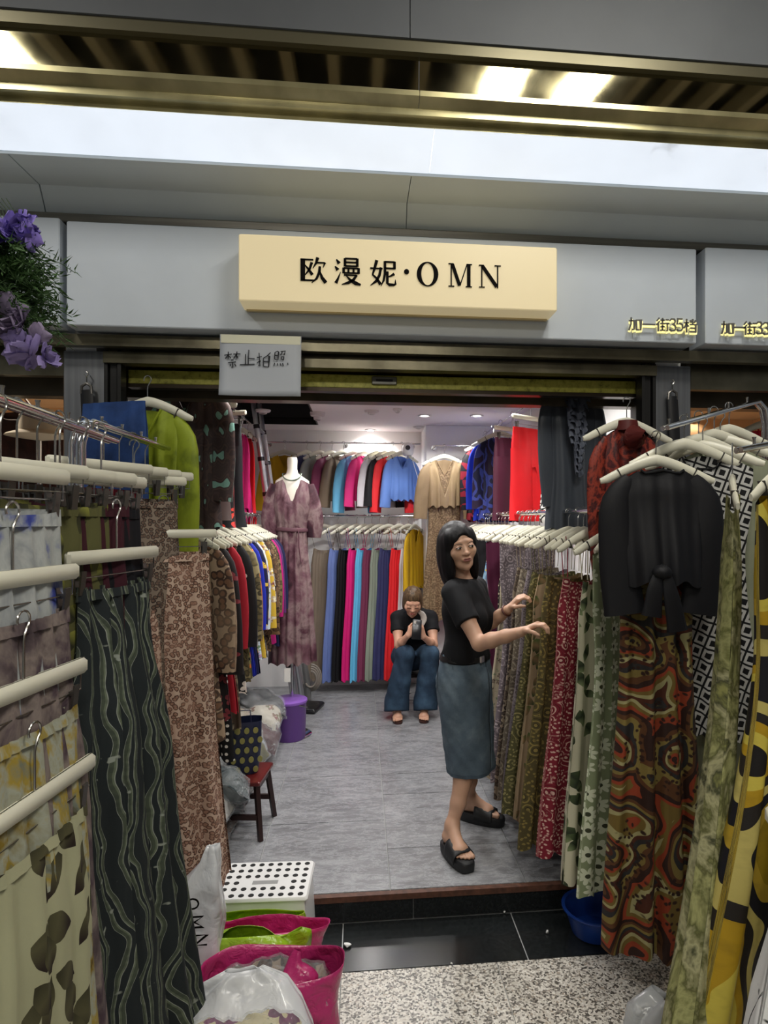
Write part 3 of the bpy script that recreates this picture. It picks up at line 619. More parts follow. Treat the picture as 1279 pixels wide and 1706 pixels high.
def garment(kind, name, loc, rz, mt, label, cat, group, L=1.2, W0=.19, W1=.25, D1=.035, nf=5, amp=.012, hang=True, hlab=None, hgroup=None, mt2=None, lean=(0, 0), nu=56, nv=16, slv=.5, slr=.07, swing=.06, cuff=None, neck=.07, vneck=False, top=None, clip=None, neckw=.42, hem=.012):
    GSEED[0] += 1; sd = GSEED[0]; ps = []
    m = MB()
    if kind == 'slip':
        zt = -.30; body(m, zt, -L, [(0, W0 * .62), (.12, W0 * .78), (1, W1)], [(0, .014), (.2, .02), (1, D1)], nf, amp, 0, .05, .8, hem, nu, nv, sd, .3, lean, backneck=.02)
        o = fin(m, name, mt, None, loc, rz)
        for sgn in (-1, 1):
            s_ = MB().tube([(sgn * .115, -.012, -.112), (sgn * .113, -.02, -.17), (sgn * W0 * .56, -.014, zt + .008)], .0028, 6, flat=.5).tube([(sgn * .115, .010, -.112), (sgn * .113, .018, -.17), (sgn * W0 * .56, .014, zt + .008)], .0028, 6, flat=.5)
            s_.build('strap', mt, o)
    elif kind == 'dress' or kind == 'tank':
        zt = -.105; body(m, zt, -L, [(0, W0), (.12, W0 * .98), (.32, W0 * .84), (1, W1)], [(0, .012), (.15, .022), (1, D1)], nf, amp, .075, neck, neckw, hem, nu, nv, sd, .2, lean, vneck)
        o = fin(m, name, mt, None, loc, rz)
        b = MB()
        pts = []
        for i in range(9): q = -1 + i / 4; pts.append((q * neckw * W0, -.016, zt - .075 * abs(q * neckw) ** 1.35 - neck * (1 - abs(q) if vneck else math.sqrt(max(0, 1 - q * q)))))
        b.tube(pts, .0035, 6); b.build('neck_binding', mt2 or mt, o)
    elif kind == 'blouse' or kind == 'robe':
        zt = -.100; body(m, zt, -L, [(0, W0), (.15, W0 * .98), (.6, W0 * .93), (1, W1)], [(0, .012), (.2, .026), (1, D1)], nf, amp, .075, neck, neckw, hem, nu, nv, sd, .25, lean, vneck)
        o = fin(m, name, mt, None, loc, rz)
        for sgn in (-1, 1):
            zs = zt - .085
            s_ = MB(); sleeve(s_, [(sgn * W0 * .72, 0, zs + .028), (sgn * (W0 * .97 + .012), -.003, zs - slv * .14), (sgn * (W0 + .012 + swing * .5), -.005, zs - slv * .55), (sgn * (W0 + swing), -.008, zs - slv)], [slr * .38, slr * .86, slr * 1.0, cuff or slr * 1.0], .42, 18, .13, sd + sgn)
            fin(s_, 'sleeve', mt, o)
        b = MB(); pts = []
        for i in range(11): q = -1 + i / 5; pts.append((q * neckw * W0, -.016, zt - .075 * abs(q * neckw) ** 1.35 - neck * (1 - abs(q) if vneck else math.sqrt(max(0, 1 - q * q)))))
        b.tube(pts, .0045, 6); b.build('collar', mt2 or mt, o)
    elif kind == 'skirt':
        zt = -.182; body(m, zt, -L, [(0, W0), (.06, W0 * 1.02), (.4, lerp(W0, W1, .55)), (1, W1)], [(0, .010), (.06, .014), (.3, lerp(.02, D1, .6)), (1, D1)], nf, amp, 0, .012, .95, hem, nu, nv, sd, .35, lean, backneck=.0)
        o = fin(m, name, mt, None, loc, rz)
        wb_ = MB(); body(wb_, zt + .004, zt - .028, [(0, W0 + .003), (1, W0 + .004)], [(0, .013), (1, .016)], 14, .0025, 0, .012, .95, 0, 90, 2, sd, 1.0, backneck=0); fin(wb_, 'waistband', mt2 or mt, o)
    elif kind == 'trousers':
        zt = -.182; o = None
        body(m, zt, zt - .27, [(0, W0), (.5, W0 * 1.06), (1, W0 * 1.08)], [(0, .011), (.4, .03), (1, .034)], nf, amp * .5, 0, .0, .9, -.03, nu, 8, sd, .5, backneck=0)
        o = fin(m, name, mt, None, loc, rz)
        for sgn in (-1, 1):
            l_ = MB(); sleeve(l_, [(sgn * W0 * .52, 0, zt - .14), (sgn * W0 * .54, -.003, zt - .2 - (L - .38) * .35), (sgn * W0 * .56, -.004, zt - .2 - (L - .38) * .7), (sgn * W0 * .58, -.006, -L)], [W0 * .56, W0 * .56, W0 * .58, W1], .42, 18, .08, sd + sgn); fin(l_, 'trouser_leg', mt, o)
    tag(o, label, cat, group)
    if hang:
        isclip = kind in ('skirt', 'trousers') if clip is None else clip
        hanger(loc, rz, hlab or ('cream hanger under the ' + label), hgroup or ('hangers of ' + group), isclip)
    return o
def rail(name, p0, p1, r, label, brackets=(), n=12, group=None, wall=None):
    p0, p1 = Vector(p0), Vector(p1); e = empty(name, p0); tag(e, label, 'rail', group)
    MB().tube([Vector((0, 0, 0)), p1 - p0], r, n).build('tube', M_chrome, e)
    for q in brackets:
        q = Vector(q); base = (q - p0); m = MB(); d = Vector(wall); m.tube([base, base + d], r * .6, 8); a = base + d
        m.tube([a - d.normalized() * .006, a], .022, 14); m.build('bracket', M_chrome, e)
    return e
# ------------------------------------------------------------------ rails inside the shop
ZR, ZU = 1.645, 2.36
XRR, XLR = .97, -.80
rail('clothes_rail', (XRR, 2.2, ZR), (XRR, 5.74, ZR), .013, 'long chrome rail of printed dresses along the right wall', [(XRR, 3.3, ZR), (XRR, 4.6, ZR)], wall=(XR - XRR, 0, 0))
rail('clothes_rail', (XLR, 2.75, ZR), (XLR, 5.35, ZR), .013, 'long chrome rail of blouses along the left wall', [(XLR, 3.4, ZR), (XLR, 4.7, ZR)], wall=(XL - XLR, 0, 0))
xb0, xb1 = xY(440, 6.0), xY(693, 6.0)
rail('clothes_rail', (xb0, 5.97, ZR), (XCOL - .005, 5.97, ZR), .012, 'chrome rail of plain slip dresses on the back wall', [(xb0 + .3, 5.97, ZR)], wall=(0, YB - 5.97, 0))
rail('clothes_rail', (xb0, 5.98, 2.335), (XCOL - .03, 5.98, 2.335), .009, 'high chrome rail of chiffon tops on the back wall', [(xb0 + .02, 5.98, 2.335), (xY(575, 6), 5.98, 2.335), (xY(690, 6), 5.98, 2.335)], wall=(0, YB - 5.98, 0))
rail('clothes_rail', (1.12, 2.85, 2.385), (1.12, 5.7, 2.385), .006, 'thin high chrome rod above the rail of printed dresses', [(1.12, 3.6, 2.385), (1.12, 5.28, 2.385)], wall=(XR - 1.12, 0, 0))
rail('clothes_rail', (-.88, 2.9, 2.385), (-.88, 5.2, 2.385), .006, 'thin high chrome rod above the rail of blouses', [(-.88, 3.9, 2.385), (-.88, 5.0, 2.385)], wall=(XL + .88, 0, 0))
rail('clothes_rail', (.66, 5.56, 2.27), (1.2, 5.56, 2.27), .006, 'short chrome rod on the white column with a tan outfit', [(.67, 5.56, 2.27), (1.19, 5.56, 2.27)], wall=(0, .19, 0))
def G(kind, name, loc, rz, mt, s, w, cat, group, **kw):
    return garment(kind, name, loc, rz, mt, s + ' ' + w, cat, group, hlab=kw.pop('hlab', 'cream hanger holding the ' + s + ' ' + w), hgroup='hangers of the ' + group, **kw)
R_ = random.Random(5)
# --- back wall, slip dresses
SL = [('taupe', '8a7c6c', 545), ('periwinkle', '6f83c0', 569), ('black', '141417', 584), ('hot pink', 'e0247c', 600), ('sky blue', '68bfec', 613), ('plum', '7d3a57', 625), ('sage', '8f9a8b', 638), ('navy', '3a3d68', 653), ('red', 'ef2f35', 671), ('white', 'e6e2e4', 686)]
for i, (c, hx, px) in enumerate(SL):
    G('slip', 'slip_dress', (xY(px - 6, 5.97), 5.97, ZR), (.1 if i == 0 else .62 + R_.uniform(-.1, .1)), fab('satin_' + c.replace(' ', '_'), 'plain', [hx], rough=.5), 'plain %s slip dress' % c, 'on the back rail', 'dress', 'slip dresses on the back rail', L=1.53, W0=.15, W1=.18, D1=.018, nf=8, amp=.008, nu=90)
G('robe', 'chiffon_cardigan', (xY(690, 5.9), 5.88, ZR), 1.0, fab('chiffon_mustard', 'plain', ['d2a81c'], rough=.6), 'mustard chiffon cardigan', 'beside the white slip dress', 'cardigan', 'slip dresses on the back rail', L=.66, W0=.15, W1=.15, slv=.5, slr=.05, swing=.02, vneck=True, neck=.18)
# --- back wall, chiffon tops
TP = [('mustard', 'cfa51d', 482), ('slate navy', '4a4f80', 519), ('pale sage', 'a2ada3', 541), ('plum', '8d4263', 561), ('brown', '84735f', 580), ('sky blue', '74c6ee', 600), ('hot pink', 'e93587', 616), ('white', 'dedade', 636), ('black', '1a191c', 649), ('red', 'ee3238', 662), ('periwinkle', '6d92dd', 677)]
for i, (c, hx, px) in enumerate(TP):
    G('robe', 'chiffon_tunic', (xY(px - 8, 5.98), 5.98, 2.335), (.05 if i == 0 else .72 + R_.uniform(-.12, .12)), fab('chiffon_' + c.replace(' ', '_'), 'plain', [hx], rough=.6), '%s chiffon top' % c, 'on the high back rail', 'top', 'chiffon tops on the high back rail', L=.54, W0=.16, W1=.16, D1=.03, nf=5, amp=.010, slv=.44 + R_.uniform(-.03, .04), slr=.062, swing=.05, vneck=True, neck=.14)
# --- column outfit
M_tan = fab('chiffon_tan', 'tiedye', ['76634a', '877256', '96815f'], 3, .55)
M_lace = fab('lace_brown', 'leopard', ['8a7458', '6d573f', '4d3c2c', '937d60'], 70)
pc = atY(740, 722, 5.56)
G('dress', 'lace_dress', (pc.x, 5.56, 2.265), 0, M_lace, 'brown lace maxi dress', 'on the white column', 'dress', 'outfit on the column rod', L=1.55, W0=.17, W1=.2, neck=.16, vneck=True, nf=5, nu=80)
G('robe', 'chiffon_bolero', (pc.x, 5.545, 2.265), 0, M_tan, 'tan chiffon bolero', 'knotted over the lace dress', 'cardigan', 'outfit on the column rod', L=.54, W0=.165, W1=.15, D1=.03, slv=.46, slr=.062, swing=.06, vneck=True, neck=.34, neckw=.5, hang=False, nu=80)
# --- right wall, printed dresses (far to near)
RD = [('hot pink satin dress', 'plain', ['e8387c'], 1, 'dress'), ('lime green dress', 'plain', ['7fae4a'], 1, 'dress'), ('red dress with dark dots', 'dots', ['b5172b', '6a0d18'], 60, 'dress'), ('black dress with white leaves', 'leaf', ['1c1c1d', 'cfcfc9', 'a9a9a4', 'e6e6e0'], 14, 'slip'),
 ('grey and white abstract dress', 'abstract', ['d8d5d0', '5d5c60', 'efece6', '2c2b2e'], 14, 'slip'), ('magenta and white paisley dress', 'paisley', ['e7dcdc', 'a11d54', '5d1a35'], 20, 'slip'), ('plain black maxi dress', 'plain', ['17161a'], 1, 'dress'), ('yellow and blue floral dress', 'flower', ['7fa0b8', 'd6b23a', 'e2cf6c', '3f6aa0'], 16, 'slip'),
 ('pale blue and rust dress', 'tiedye', ['7d4a36', '9fb9c9', '5f7f9c', 'c5b59a'], 6, 'slip'), ('plum and silver striped dress', 'tiedye', ['35172b', '54233f', 'b9a9ad', '41203a'], 9, 'slip'), ('burgundy velvet dress', 'plain', ['4d1532'], 1, 'dress'), ('black and cream paisley dress', 'paisley', ['2a2625', 'a99d86', '6d5f58'], 22, 'slip'),
 ('cream dress with small brown blossoms', 'flower', ['a79c85', '5a4b42', '7c6c60', '6d7a5e'], 26, 'slip'), ('grey mauve paisley dress', 'paisley', ['6c6267', 'a3979a', '3b3438'], 20, 'dress'), ('brown speckled maxi dress', 'leopard', ['8b7d6b', '574a40', '332b27', '766758'], 40, 'slip'),
 ('taupe paisley maxi dress', 'paisley', ['7b7061', 'aea48f', '453d37'], 18, 'slip'), ('dusty lilac print dress', 'paisley', ['837a80', '54494f', 'b4abab'], 26, 'slip'), ('moss green paisley dress', 'paisley', ['5d5a3a', 'a09766', '3a3a26'], 18, 'slip'), ('peach and green leaf dress', 'leaf', ['a58e72', '5b6b3d', '8a6f50', '3f4a2d'], 12, 'slip'),
 ('olive ochre paisley dress', 'paisley', ['524a2c', '8a7b45', '2e2a1d'], 16, 'slip'), ('red and cream paisley dress', 'paisley', ['7d2030', 'd6b3a6', '5a1420'], 20, 'slip'), ('cream and green tropical dress', 'leaf', ['c9c4ac', '4e5c3c', '2b3326', '7d8a63'], 11, 'slip'), ('sage dress with white daisies', 'daisy', ['7f8a68', 'c8ceb4', '3b3f2c'], 13, 'dress')]
n = len(RD)
for i, (s, k, cs, sc, gk) in enumerate(RD):
    y = lerp(5.25, 2.52, (i / (n - 1)) ** .92); near = i > 15
    G(gk, 'printed_dress', (XRR + R_.uniform(-.006, .006) + (.03 * (i - 19) if i > 19 else 0), y, ZR), .22 + R_.uniform(-.1, .12) + (.14 * (i - 19) if i > 19 else 0), fab('print_right_%d' % i, k, cs, sc), s, 'on the right wall rail', 'dress', 'printed dresses on the right wall rail', L=1.55 + R_.uniform(-.05, .02) - (.03 if near else 0), W0=.19, W1=.22 + R_.uniform(-.02, .03), D1=.035, nf=5 + R_.uniform(0, 1.5), amp=.014, lean=(-.03, R_.uniform(-.02, .02)), nu=72 if near else 52, nv=18)
for i in range(14):
    y = 2.35 + i * .2 + R_.uniform(-.03, .03); hanger((XRR, y, ZR), .3 + R_.uniform(-.15, .15), 'bare cream hanger between the printed dresses on the right wall rail', 'spare hangers on the right wall rail')
# --- left wall, blouses (near to far)
LD = [('brown leopard chiffon blouse', 'leopard', ['a08a72', '6b4c38', '3b2a22'], 24), ('black blouse with rose lining', 'flower', ['1f1a1c', '8a3b42', '6b2a34'], 12), ('black dress with white polka dots', 'dots', ['121214', 'e4e0d8'], 30), ('crimson red blouse', 'plain', ['9c1626'], 1), ('brown leaf print blouse', 'leaf', ['4a3c30', '8a7a5f', '2d251f', 'a79a80'], 14),
 ('black blouse with white blossoms', 'flower', ['141315', 'd8cfc4', 'b9a9a0'], 11), ('olive tan leopard blouse', 'leopard', ['8c7f5c', '5b4f34', '2e281c'], 26), ('orange and olive print blouse', 'abstract', ['5a5634', 'd8762c', '8f8a5a', '2a2a20'], 14), ('royal blue satin blouse', 'plain', ['1d2ba8'], 1), ('navy and gold print blouse', 'flower', ['15193f', 'd9ad2a', 'e2c75a'], 12),
 ('white and sky blue floral blouse', 'flower', ['c9d3dc', '4a6fa8', 'e0a8bc', '6d8a6a'], 14), ('yellow floral blouse', 'flower', ['c9a637', '7a3f2a', 'e8dfc0'], 14), ('black and white striped blouse', 'wave', ['1c1c1e', 'c8c8c4', 'e5e5e0', '77777a'], 5), ('dark brown leopard blouse', 'leopard', ['6d5138', '4a3220', '201610'], 28), ('bronze paisley blouse', 'paisley', ['5a4632', '927a54', '2d2218'], 22),
 ('khaki print blouse', 'leopard', ['7d7048', '4a4228', '2a2618'], 30), ('magenta satin blouse', 'plain', ['b51a72'], 1), ('purple blouse', 'plain', ['5c2a66'], 1), ('dark navy blouse', 'plain', ['1c2148'], 1), ('scarlet long blouse', 'plain', ['cf1f30'], 1), ('cobalt blue blouse', 'plain', ['23479c'], 1), ('wine red blouse', 'plain', ['5d1830'], 1)]
n = len(LD)
for i, (s, k, cs, sc) in enumerate(LD):
    y = lerp(2.92, 5.0, i / (n - 1)); L_ = (1.02, .95, 1.05, .98, .98, .95, .92, .9, .92, .95)[i] if i < 10 else R_.uniform(.78, .95)
    G('dress' if i in (2, 4) else 'blouse', 'polka_dot_dress' if i == 2 else 'printed_blouse', (XLR + R_.uniform(-.006, .006), y, ZR), -.22 + R_.uniform(-.12, .1), fab('print_left_%d' % i, k, cs, sc), s, 'on the left wall rail', 'dress' if i == 2 else 'blouse', 'blouses on the left wall rail', L=L_ + (.12 if i in (2, 4) else 0), W0=.19, W1=.2, D1=.03, nf=5, amp=.012, slv=.5 + R_.uniform(-.04, .1), slr=.06, swing=.03, lean=(.02, 0), nu=48)
# --- right wall, high rod
RU = [(5.5, 'robe', 'red and black checked top', 'check', ['7a1524', '17161a'], 14, .1), (5.15, 'robe', 'royal blue blouse', 'plain', ['1f3fd0'], 1, .1), (4.88, 'robe', 'navy and violet print top', 'abstract', ['1d1f3f', '3f4a9a', '2a1d38'], 16, .1), (4.5, 'trousers', 'burgundy pleated trousers', 'plain', ['4a1c30'], 1, .45), (4.0, 'trousers', 'bright red trousers', 'plain', ['e0151f'], 1, .5), (3.55, 'blouse', 'black and white blotched blouse', 'abstract', ['141416', 'e8e6e0', '1c1c1e', 'e8e6e0', '141416'], 20, .95)]
for y, gk, s, k, cs, sc, rz in RU:
    G(gk, 'trousers' if gk == 'trousers' else 'printed_tunic', (1.10, y, 2.38), rz + .1, fab('high_' + s.replace(' ', '_'), k, cs, sc, .55), s, 'on the high rod', 'trousers' if gk == 'trousers' else 'top', 'clothes on the high right rod', L=.78, W0=.17 if y > 3.7 else .11, W1=.11 if gk == 'trousers' else (.18 if y > 3.7 else .12), slv=.5, slr=.05, swing=.02, D1=.05, amp=.014)
pg = atY(958, 690, 2.95)
og = G('robe', 'satin_blouse', (pg.x - .005, 2.98, 2.375), .12, fab('satin_charcoal', 'plain', ['454a52'], rough=.36), 'charcoal satin blouse with ruffles', 'on the high rod', 'blouse', 'clothes on the high right rod', L=.82, W0=.128, W1=.14, D1=.045, slv=.52, slr=.042, swing=-.01, neck=.1, neckw=.62, nf=3, amp=.012, nu=90, nv=22)
M_ruf = fab('ruffle_navy', 'plain', ['5a5f6c'], rough=.6)
rr_ = random.Random(9)
for k in range(11):
    q = k / 10; zc = -.17 - .34 * q; wd = lerp(.075, .02, q); m = MB(); N = 22
    for i in range(N + 1):
        u = i / N; x = -.012 + (u - .5) * 2 * wd * .85 + .01 * q
        for j in range(4):
            v = j / 3; m.v.append((x + .005 * math.sin(9 * u + k), -.062 - .02 * v - .010 * math.sin(u * 26 + k * 2) * v, zc - .045 * v + .012 * math.cos(u * 14 + k) * v))
    for i in range(N):
        for j in range(3): a = i * 4 + j; m.f.append((a, a + 4, a + 5, a + 1))
    m.build('ruffle', M_ruf, og, ang=180)
pr = atY(1047, 700, 2.5)
orr = G('blouse', 'silk_blouse', (pr.x, 2.52, atY(1053, 668, 2.52).z), .1, fab('silk_rust', 'tiedye', ['1f0a0c', '6d2018', '2d0d10', '8f3524', '3a1014', '5d1a1a'], 16, .5), 'rust red tie-dye silk blouse', 'by the right pillar', 'blouse', 'clothes on the high right rod', L=.68, W0=.125, W1=.14, D1=.04, slv=.6, slr=.045, swing=-.015, neck=.01, neckw=.3, nf=4, nu=80)
cb = MB(); cb.lathe([(.045, -.125), (.042, -.10), (.040, -.085), (.043, -.084), (.046, -.10), (.049, -.125)], 18, cap=False); cb.build('stand_collar', fab('silk_rust', '', []), orr)
for k in range(5):
    m = MB(); a0 = k * 1.1
    for i in range(13):
        u = i / 12 * 2 * PI
        for j in range(4): v = j / 3; rad = .012 + .04 * v; m.v.append((.01 + rad * math.cos(u) * .9, -.045 - .012 * (3 - j) - .012 * k * (1 - v) + .008 * math.sin(u * 3 + a0), -.155 + rad * math.sin(u) * .85 + .006 * math.sin(2 * u + a0)))
    for i in range(12):
        for j in range(3): a = i * 4 + j; m.f.append((a, a + 4, a + 5, a + 1))
    m.build('rosette_petal', fab('silk_rust', '', []), orr, ang=180)
# --- left wall, high rod
LU = [(3.15, -.84, 'blouse', 'brown wrap blouse with mint blossoms', 'abstract', ['352827', '3d2e2c', '352827', '46342f', '352827', '6d9488'], 24, -.15, .82), (3.5, -.84, 'trousers', 'brown satin trousers', 'plain', ['4d3d3a'], 1, -.4, .78), (3.78, -.86, 'trousers', 'black trousers with orange poppies', 'flower', ['17161a', 'e0482a', 'c02a3a'], 8, -.5, .82), (4.02, -.86, 'trousers', 'plain black trousers', 'plain', ['17171b'], 1, -.4, .82), (4.9, -.89, 'robe', 'magenta ruffled blouse', 'plain', ['d01a70'], 1, -1.0, .78), (5.12, -.89, 'robe', 'bright scarlet blouse', 'plain', ['d81a24'], 1, -1.0, .86)]
for y, x, gk, s, k, cs, sc, rz, L_ in LU:
    G(gk, 'trousers' if gk == 'trousers' else 'hanging_blouse', (x, y, 2.38), rz, fab('highl_' + s.replace(' ', '_'), k, cs, sc, .55), s, 'on the high left rod', 'trousers' if gk == 'trousers' else 'blouse', 'clothes on the high left rod', L=L_, W0=(.17 if y < 3.3 else .14) if y < 4.5 else .09, W1=.10 if gk == 'trousers' else (.18 if y < 4.5 else .1), slv=.5, slr=.06 if y < 4.5 else .035, swing=.0, D1=.05, amp=.014, neck=.16 if y < 3.4 else .07, vneck=y < 3.4, nu=70)
# --- beside the left pillar
pj = atY(243, 640, 2.6)
G('blouse', 'silk_shirt', (pj.x, 2.62, atY(228, 632, 2.62).z), -.25, fab('silk_lime', 'tiedye', ['6d7a1e', '96a52c', '8b9a28', '5c6a1e'], 7, .5), 'lime green silk shirt', 'by the left pillar', 'shirt', 'clothes beside the left pillar', L=.62, W0=.16, W1=.17, slv=.5, slr=.055, swing=0, neck=.14, vneck=True, nu=70)
G('trousers', 'jeans', (xY(186, 2.5), 2.52, atY(186, 668, 2.5).z + .18), -.35, fab('denim_blue', 'denim', ['1b2f57', '27437a', '3b5c96'], 1), 'dark blue jeans', 'beside the left pillar', 'jeans', 'clothes beside the left pillar', L=.95, W0=.14, W1=.085, D1=.05, amp=.008, nu=60, hang=False)
# ------------------------------------------------------------------ racks in front of the shop
def rack(name, pts, post_to, label, pegs, gap=.016, r=.009, base=None):
    """twin chrome tubes bent over at one end, a post down to the floor and pegs along the top"""
    pts = [Vector(p) for p in pts]; o = Vector((post_to[0], post_to[1], FZ)); e = empty(name, o); tag(e, label, 'clothes rack')
    d = (pts[-1] - pts[0]); d.z = 0; d.normalize(); side = Vector((-d.y, d.x, 0)) * gap * .62
    for sg in (-1, 1):
        MB().tube([p - o + side * sg for p in pts], r, 10).build('arm_tube', M_chrome, e)
    MB().tube([Vector((0, 0, .01)), Vector((0, 0, pts[0].z - FZ))], .014, 10).build('post', M_chrome, e)
    MB().box((0, 0, .012), base or (.4, .05, .024), rz=math.atan2(side.y, side.x), bev=.006).build('foot', M_chrome, e)
    for f in pegs:
        q = lerp(pts[-2], pts[-1], f) - o; MB().tube([q - Vector((0, 0, .004)), q + Vector((0, 0, .022)), q + Vector((0, 0, .028))], [.004, .004, .006], 8).build('peg', M_wire, e)
    return e
ZA, ZB = 1.82, 1.88
rack('clothes_rack', [(-.66, 1.10, FZ + 1.2), (-.66, 1.10, ZA - .08), (-.655, 1.115, ZA - .02), (-.65, 1.16, ZA), (-.675, 1.80, ZA)], (-.66, 1.10), 'chrome rack with pegged arms carrying skirts on clip hangers, its bend beside the flowers', [.1, .32, .55, .78])
rack('clothes_rack', [(-.78, 1.82, FZ + 1.2), (-.78, 1.82, ZB - .07), (-.775, 1.83, ZB - .02), (-.76, 1.865, ZB), (-.745, 2.52, ZB)], (-.78, 1.82), 'chrome rack with pegged arms carrying the leopard skirts', [.12, .35, .6, .82])
pe = atY(1255, 690, 2.45)
rack('clothes_rack', [(1.66, 2.44, FZ + 1.2), (1.66, 2.44, 2.0), (1.645, 2.435, 2.06), (1.60, 2.41, 2.085), (1.06, 2.11, 1.925)], (1.66, 2.44), 'chrome rack arm sloping down to the black cardigan', [.12, .34, .56, .78, .96])
rack('clothes_rack', [(1.55, 1.66, FZ + 1.2), (1.55, 1.66, 1.78), (1.535, 1.655, 1.85), (1.49, 1.65, 1.88), (1.01, 1.60, 1.79)], (1.55, 1.66), 'chrome rack arm with the yellow and black dress', [.15, .4, .65, .9])
# --- left racks, skirts in cascades
def skirt(x, y, zbar, rz, mt, s, w, W0=.15, W1=.22, zb=.35, **kw):
    zo = zbar + .115
    return G('skirt', 'midi_skirt', (x, y, zo), rz, mt, s, w, 'skirt', 'skirts on clip hangers', hlab='cream clip hanger holding the ' + s, L=zo - zb, W0=W0, W1=W1, **kw)
d2 = math.radians
skirt(-.605, 1.13, 1.685, d2(80), fab('sk_bluewash', 'tiedye', ['2b3690', '4a559c', 'a5a9a8', 'b5b8b6', '9a9ea0', 'bcbebb'], 8), 'white skirt with blue brush strokes', 'on the chrome rack', W1=.2, zb=.5, nf=6, amp=.008, nu=100, D1=.04)
skirt(-.585, 1.13, 1.502, d2(81), fab('sk_mauve', 'tiedye', ['2a2026', '5d5052', '8a7d76', '4a3a44', '6d6260'], 9), 'mauve grey marbled skirt', 'under the blue brushed skirt', W1=.25, zb=.36, nf=6, amp=.010, nu=100, D1=.04, lean=(.0, -.03))
skirt(-.565, 1.125, 1.318, d2(82), fab('sk_ochre', 'tiedye', ['3f2f1c', '8a742a', '98957a', 'a9ac9c', 'a8913a', '7d8478', '54431f'], 12), 'ochre and grey watercolour skirt', 'under the mauve skirt', W1=.215, zb=.38, nf=6, amp=.009, nu=100, D1=.035, lean=(.0, -.015))
skirt(-.545, 1.12, 1.131, d2(83), fab('sk_leaf', 'leaf', ['b9b896', '3c3a26', '57543a', '2b211c', 'a8a886'], 9.5), 'cream skirt with dark leaves', 'lowest on its rack', W1=.185, zb=.42, nf=5, amp=.008, nu=100, nv=22, D1=.03)
skirt(-.64, 1.42, 1.705, d2(74), fab('sk_olive', 'leaf', ['5b5a34', '8a8a3e', '2d2d1c', '3d3d22'], 12), 'olive leaf print skirt', 'behind the mauve skirt', W1=.17, zb=.7, nf=5)
skirt(-.625, 1.50, 1.705, d2(72), fab('sk_maroon', 'plain', ['3d1420']), 'maroon skirt', 'between olive and black skirts', W1=.17, zb=.9, nf=5)
skirt(-.61, 1.56, 1.700, d2(76), fab('sk_black', 'plain', ['0f0f16']), 'plain black skirt', 'on the chrome rack', W0=.15, W1=.18, zb=.95, nf=5, amp=.007)
skirt(-.575, 1.56, 1.520, d2(78), fab('sk_wave', 'wave', ['22282a', '485042', '959b90', '666f5b'], 7.0), 'black and sage wave print skirt', 'under the plain black skirt', W0=.14, W1=.27, zb=.2, nf=5, amp=.022, nu=110, nv=24, D1=.07, lean=(.03, -.05))
M_leo1 = fab('sk_leo_grey', 'leopard', ['8b7c6d', '6d5648', '352a26', '6a5f56'], 70); M_leo2 = fab('sk_leo_rose', 'leopard', ['c4ab98', '9a7866', '54392f', 'b38c7a'], 68)
skirt(-.80, 2.05, 1.765, d2(66), fab('sk_wine', 'plain', ['6d1424']), 'wine red skirt', 'behind the grey leopard skirt', W1=.18, zb=.9, nf=5)
skirt(-.74, 2.16, 1.738, d2(42), M_leo1, 'grey leopard skirt', 'on the far chrome rack', W0=.145, W1=.17, zb=.95, nf=5, amp=.008, nu=90)
skirt(-.665, 2.22, 1.556, d2(30), M_leo2, 'rose leopard pleated skirt', 'under the grey leopard skirt', W0=.15, W1=.17, zb=.34, nf=4, amp=.02, nu=110, nv=22, D1=.05, lean=(.05, -.02))
for k in range(5):
    hanger((-.655 - .004 * k, 1.28 + .085 * k, ZA), d2(70 + 3 * k), 'empty clip hanger crowding the chrome rack beside the mauve skirt', 'spare clip hangers on the left racks', True)
for k in range(4):
    hanger((-.755, 1.95 + .12 * k, ZB), d2(60 - 6 * k), 'empty clip hanger on the rack of leopard skirts', 'spare clip hangers on the leopard skirt rack', True)
# --- right rack: black knotted cardigan over swirl dress, and the long prints beside it
pk = (1.035, 2.12, 1.905)
G('dress', 'maxi_dress', (pk[0] + .012, pk[1] + .03, pk[2]), -.12, fab('swirl_rust', 'swirl', ['2f1c16', '8a3a22', '6d5a2a', '9a9468', '4a2618', '2b2a2a', '7a6a38', '57371f'], 9), 'rust and olive swirl maxi dress', 'beneath the black cardigan', 'dress', 'prints on the right front racks', L=1.80, W0=.15, W1=.18, D1=.06, nf=3.5, amp=.028, nu=120, nv=26, neck=.12, lean=(-.02, -.03))
M_blk = fab('cardigan_black', 'plain', ['101014'], rough=.6)
oc = G('robe', 'knotted_cardigan', (pk[0], pk[1] - .03, pk[2]), -.12, M_blk, 'black knotted cardigan', 'over the swirl dress', 'cardigan', 'prints on the right front racks', hang=False, L=.52, W0=.148, W1=.13, D1=.07, slv=.44, slr=.062, cuff=.07, swing=-.025, neck=.03, neckw=.5, nf=3, amp=.012, nu=100, nv=22)
m = MB()
for i in range(13):
    u = i / 12 * 2 * PI
    for j in range(7): v = j / 6 * PI; m.v.append((-.03 + .034 * math.sin(v) * math.cos(u), -.098 + .026 * math.sin(v) * math.sin(u), -.475 + .024 * math.cos(v) + .004 * math.sin(5 * u)))
for i in range(12):
    for j in range(6): a = i * 7 + j; m.f.append((a, a + 7, a + 8, a + 1))
m.build('knot', M_blk, oc, ang=180)
for sx, dx, ln in ((-.04, -.03, .15), (-.02, .035, .2)):
    m = MB(); sleeve(m, [(sx, -.10, -.47), (sx + dx * .5, -.105, -.47 - ln * .4), (sx + dx, -.10, -.47 - ln)], [.012, .026, .034], .3, 12, .15, 5); fin(m, 'tie_end', M_blk, oc)
M_chain = fab('chain_bw', 'chain', ['121214', 'b9b8b4'], 22)
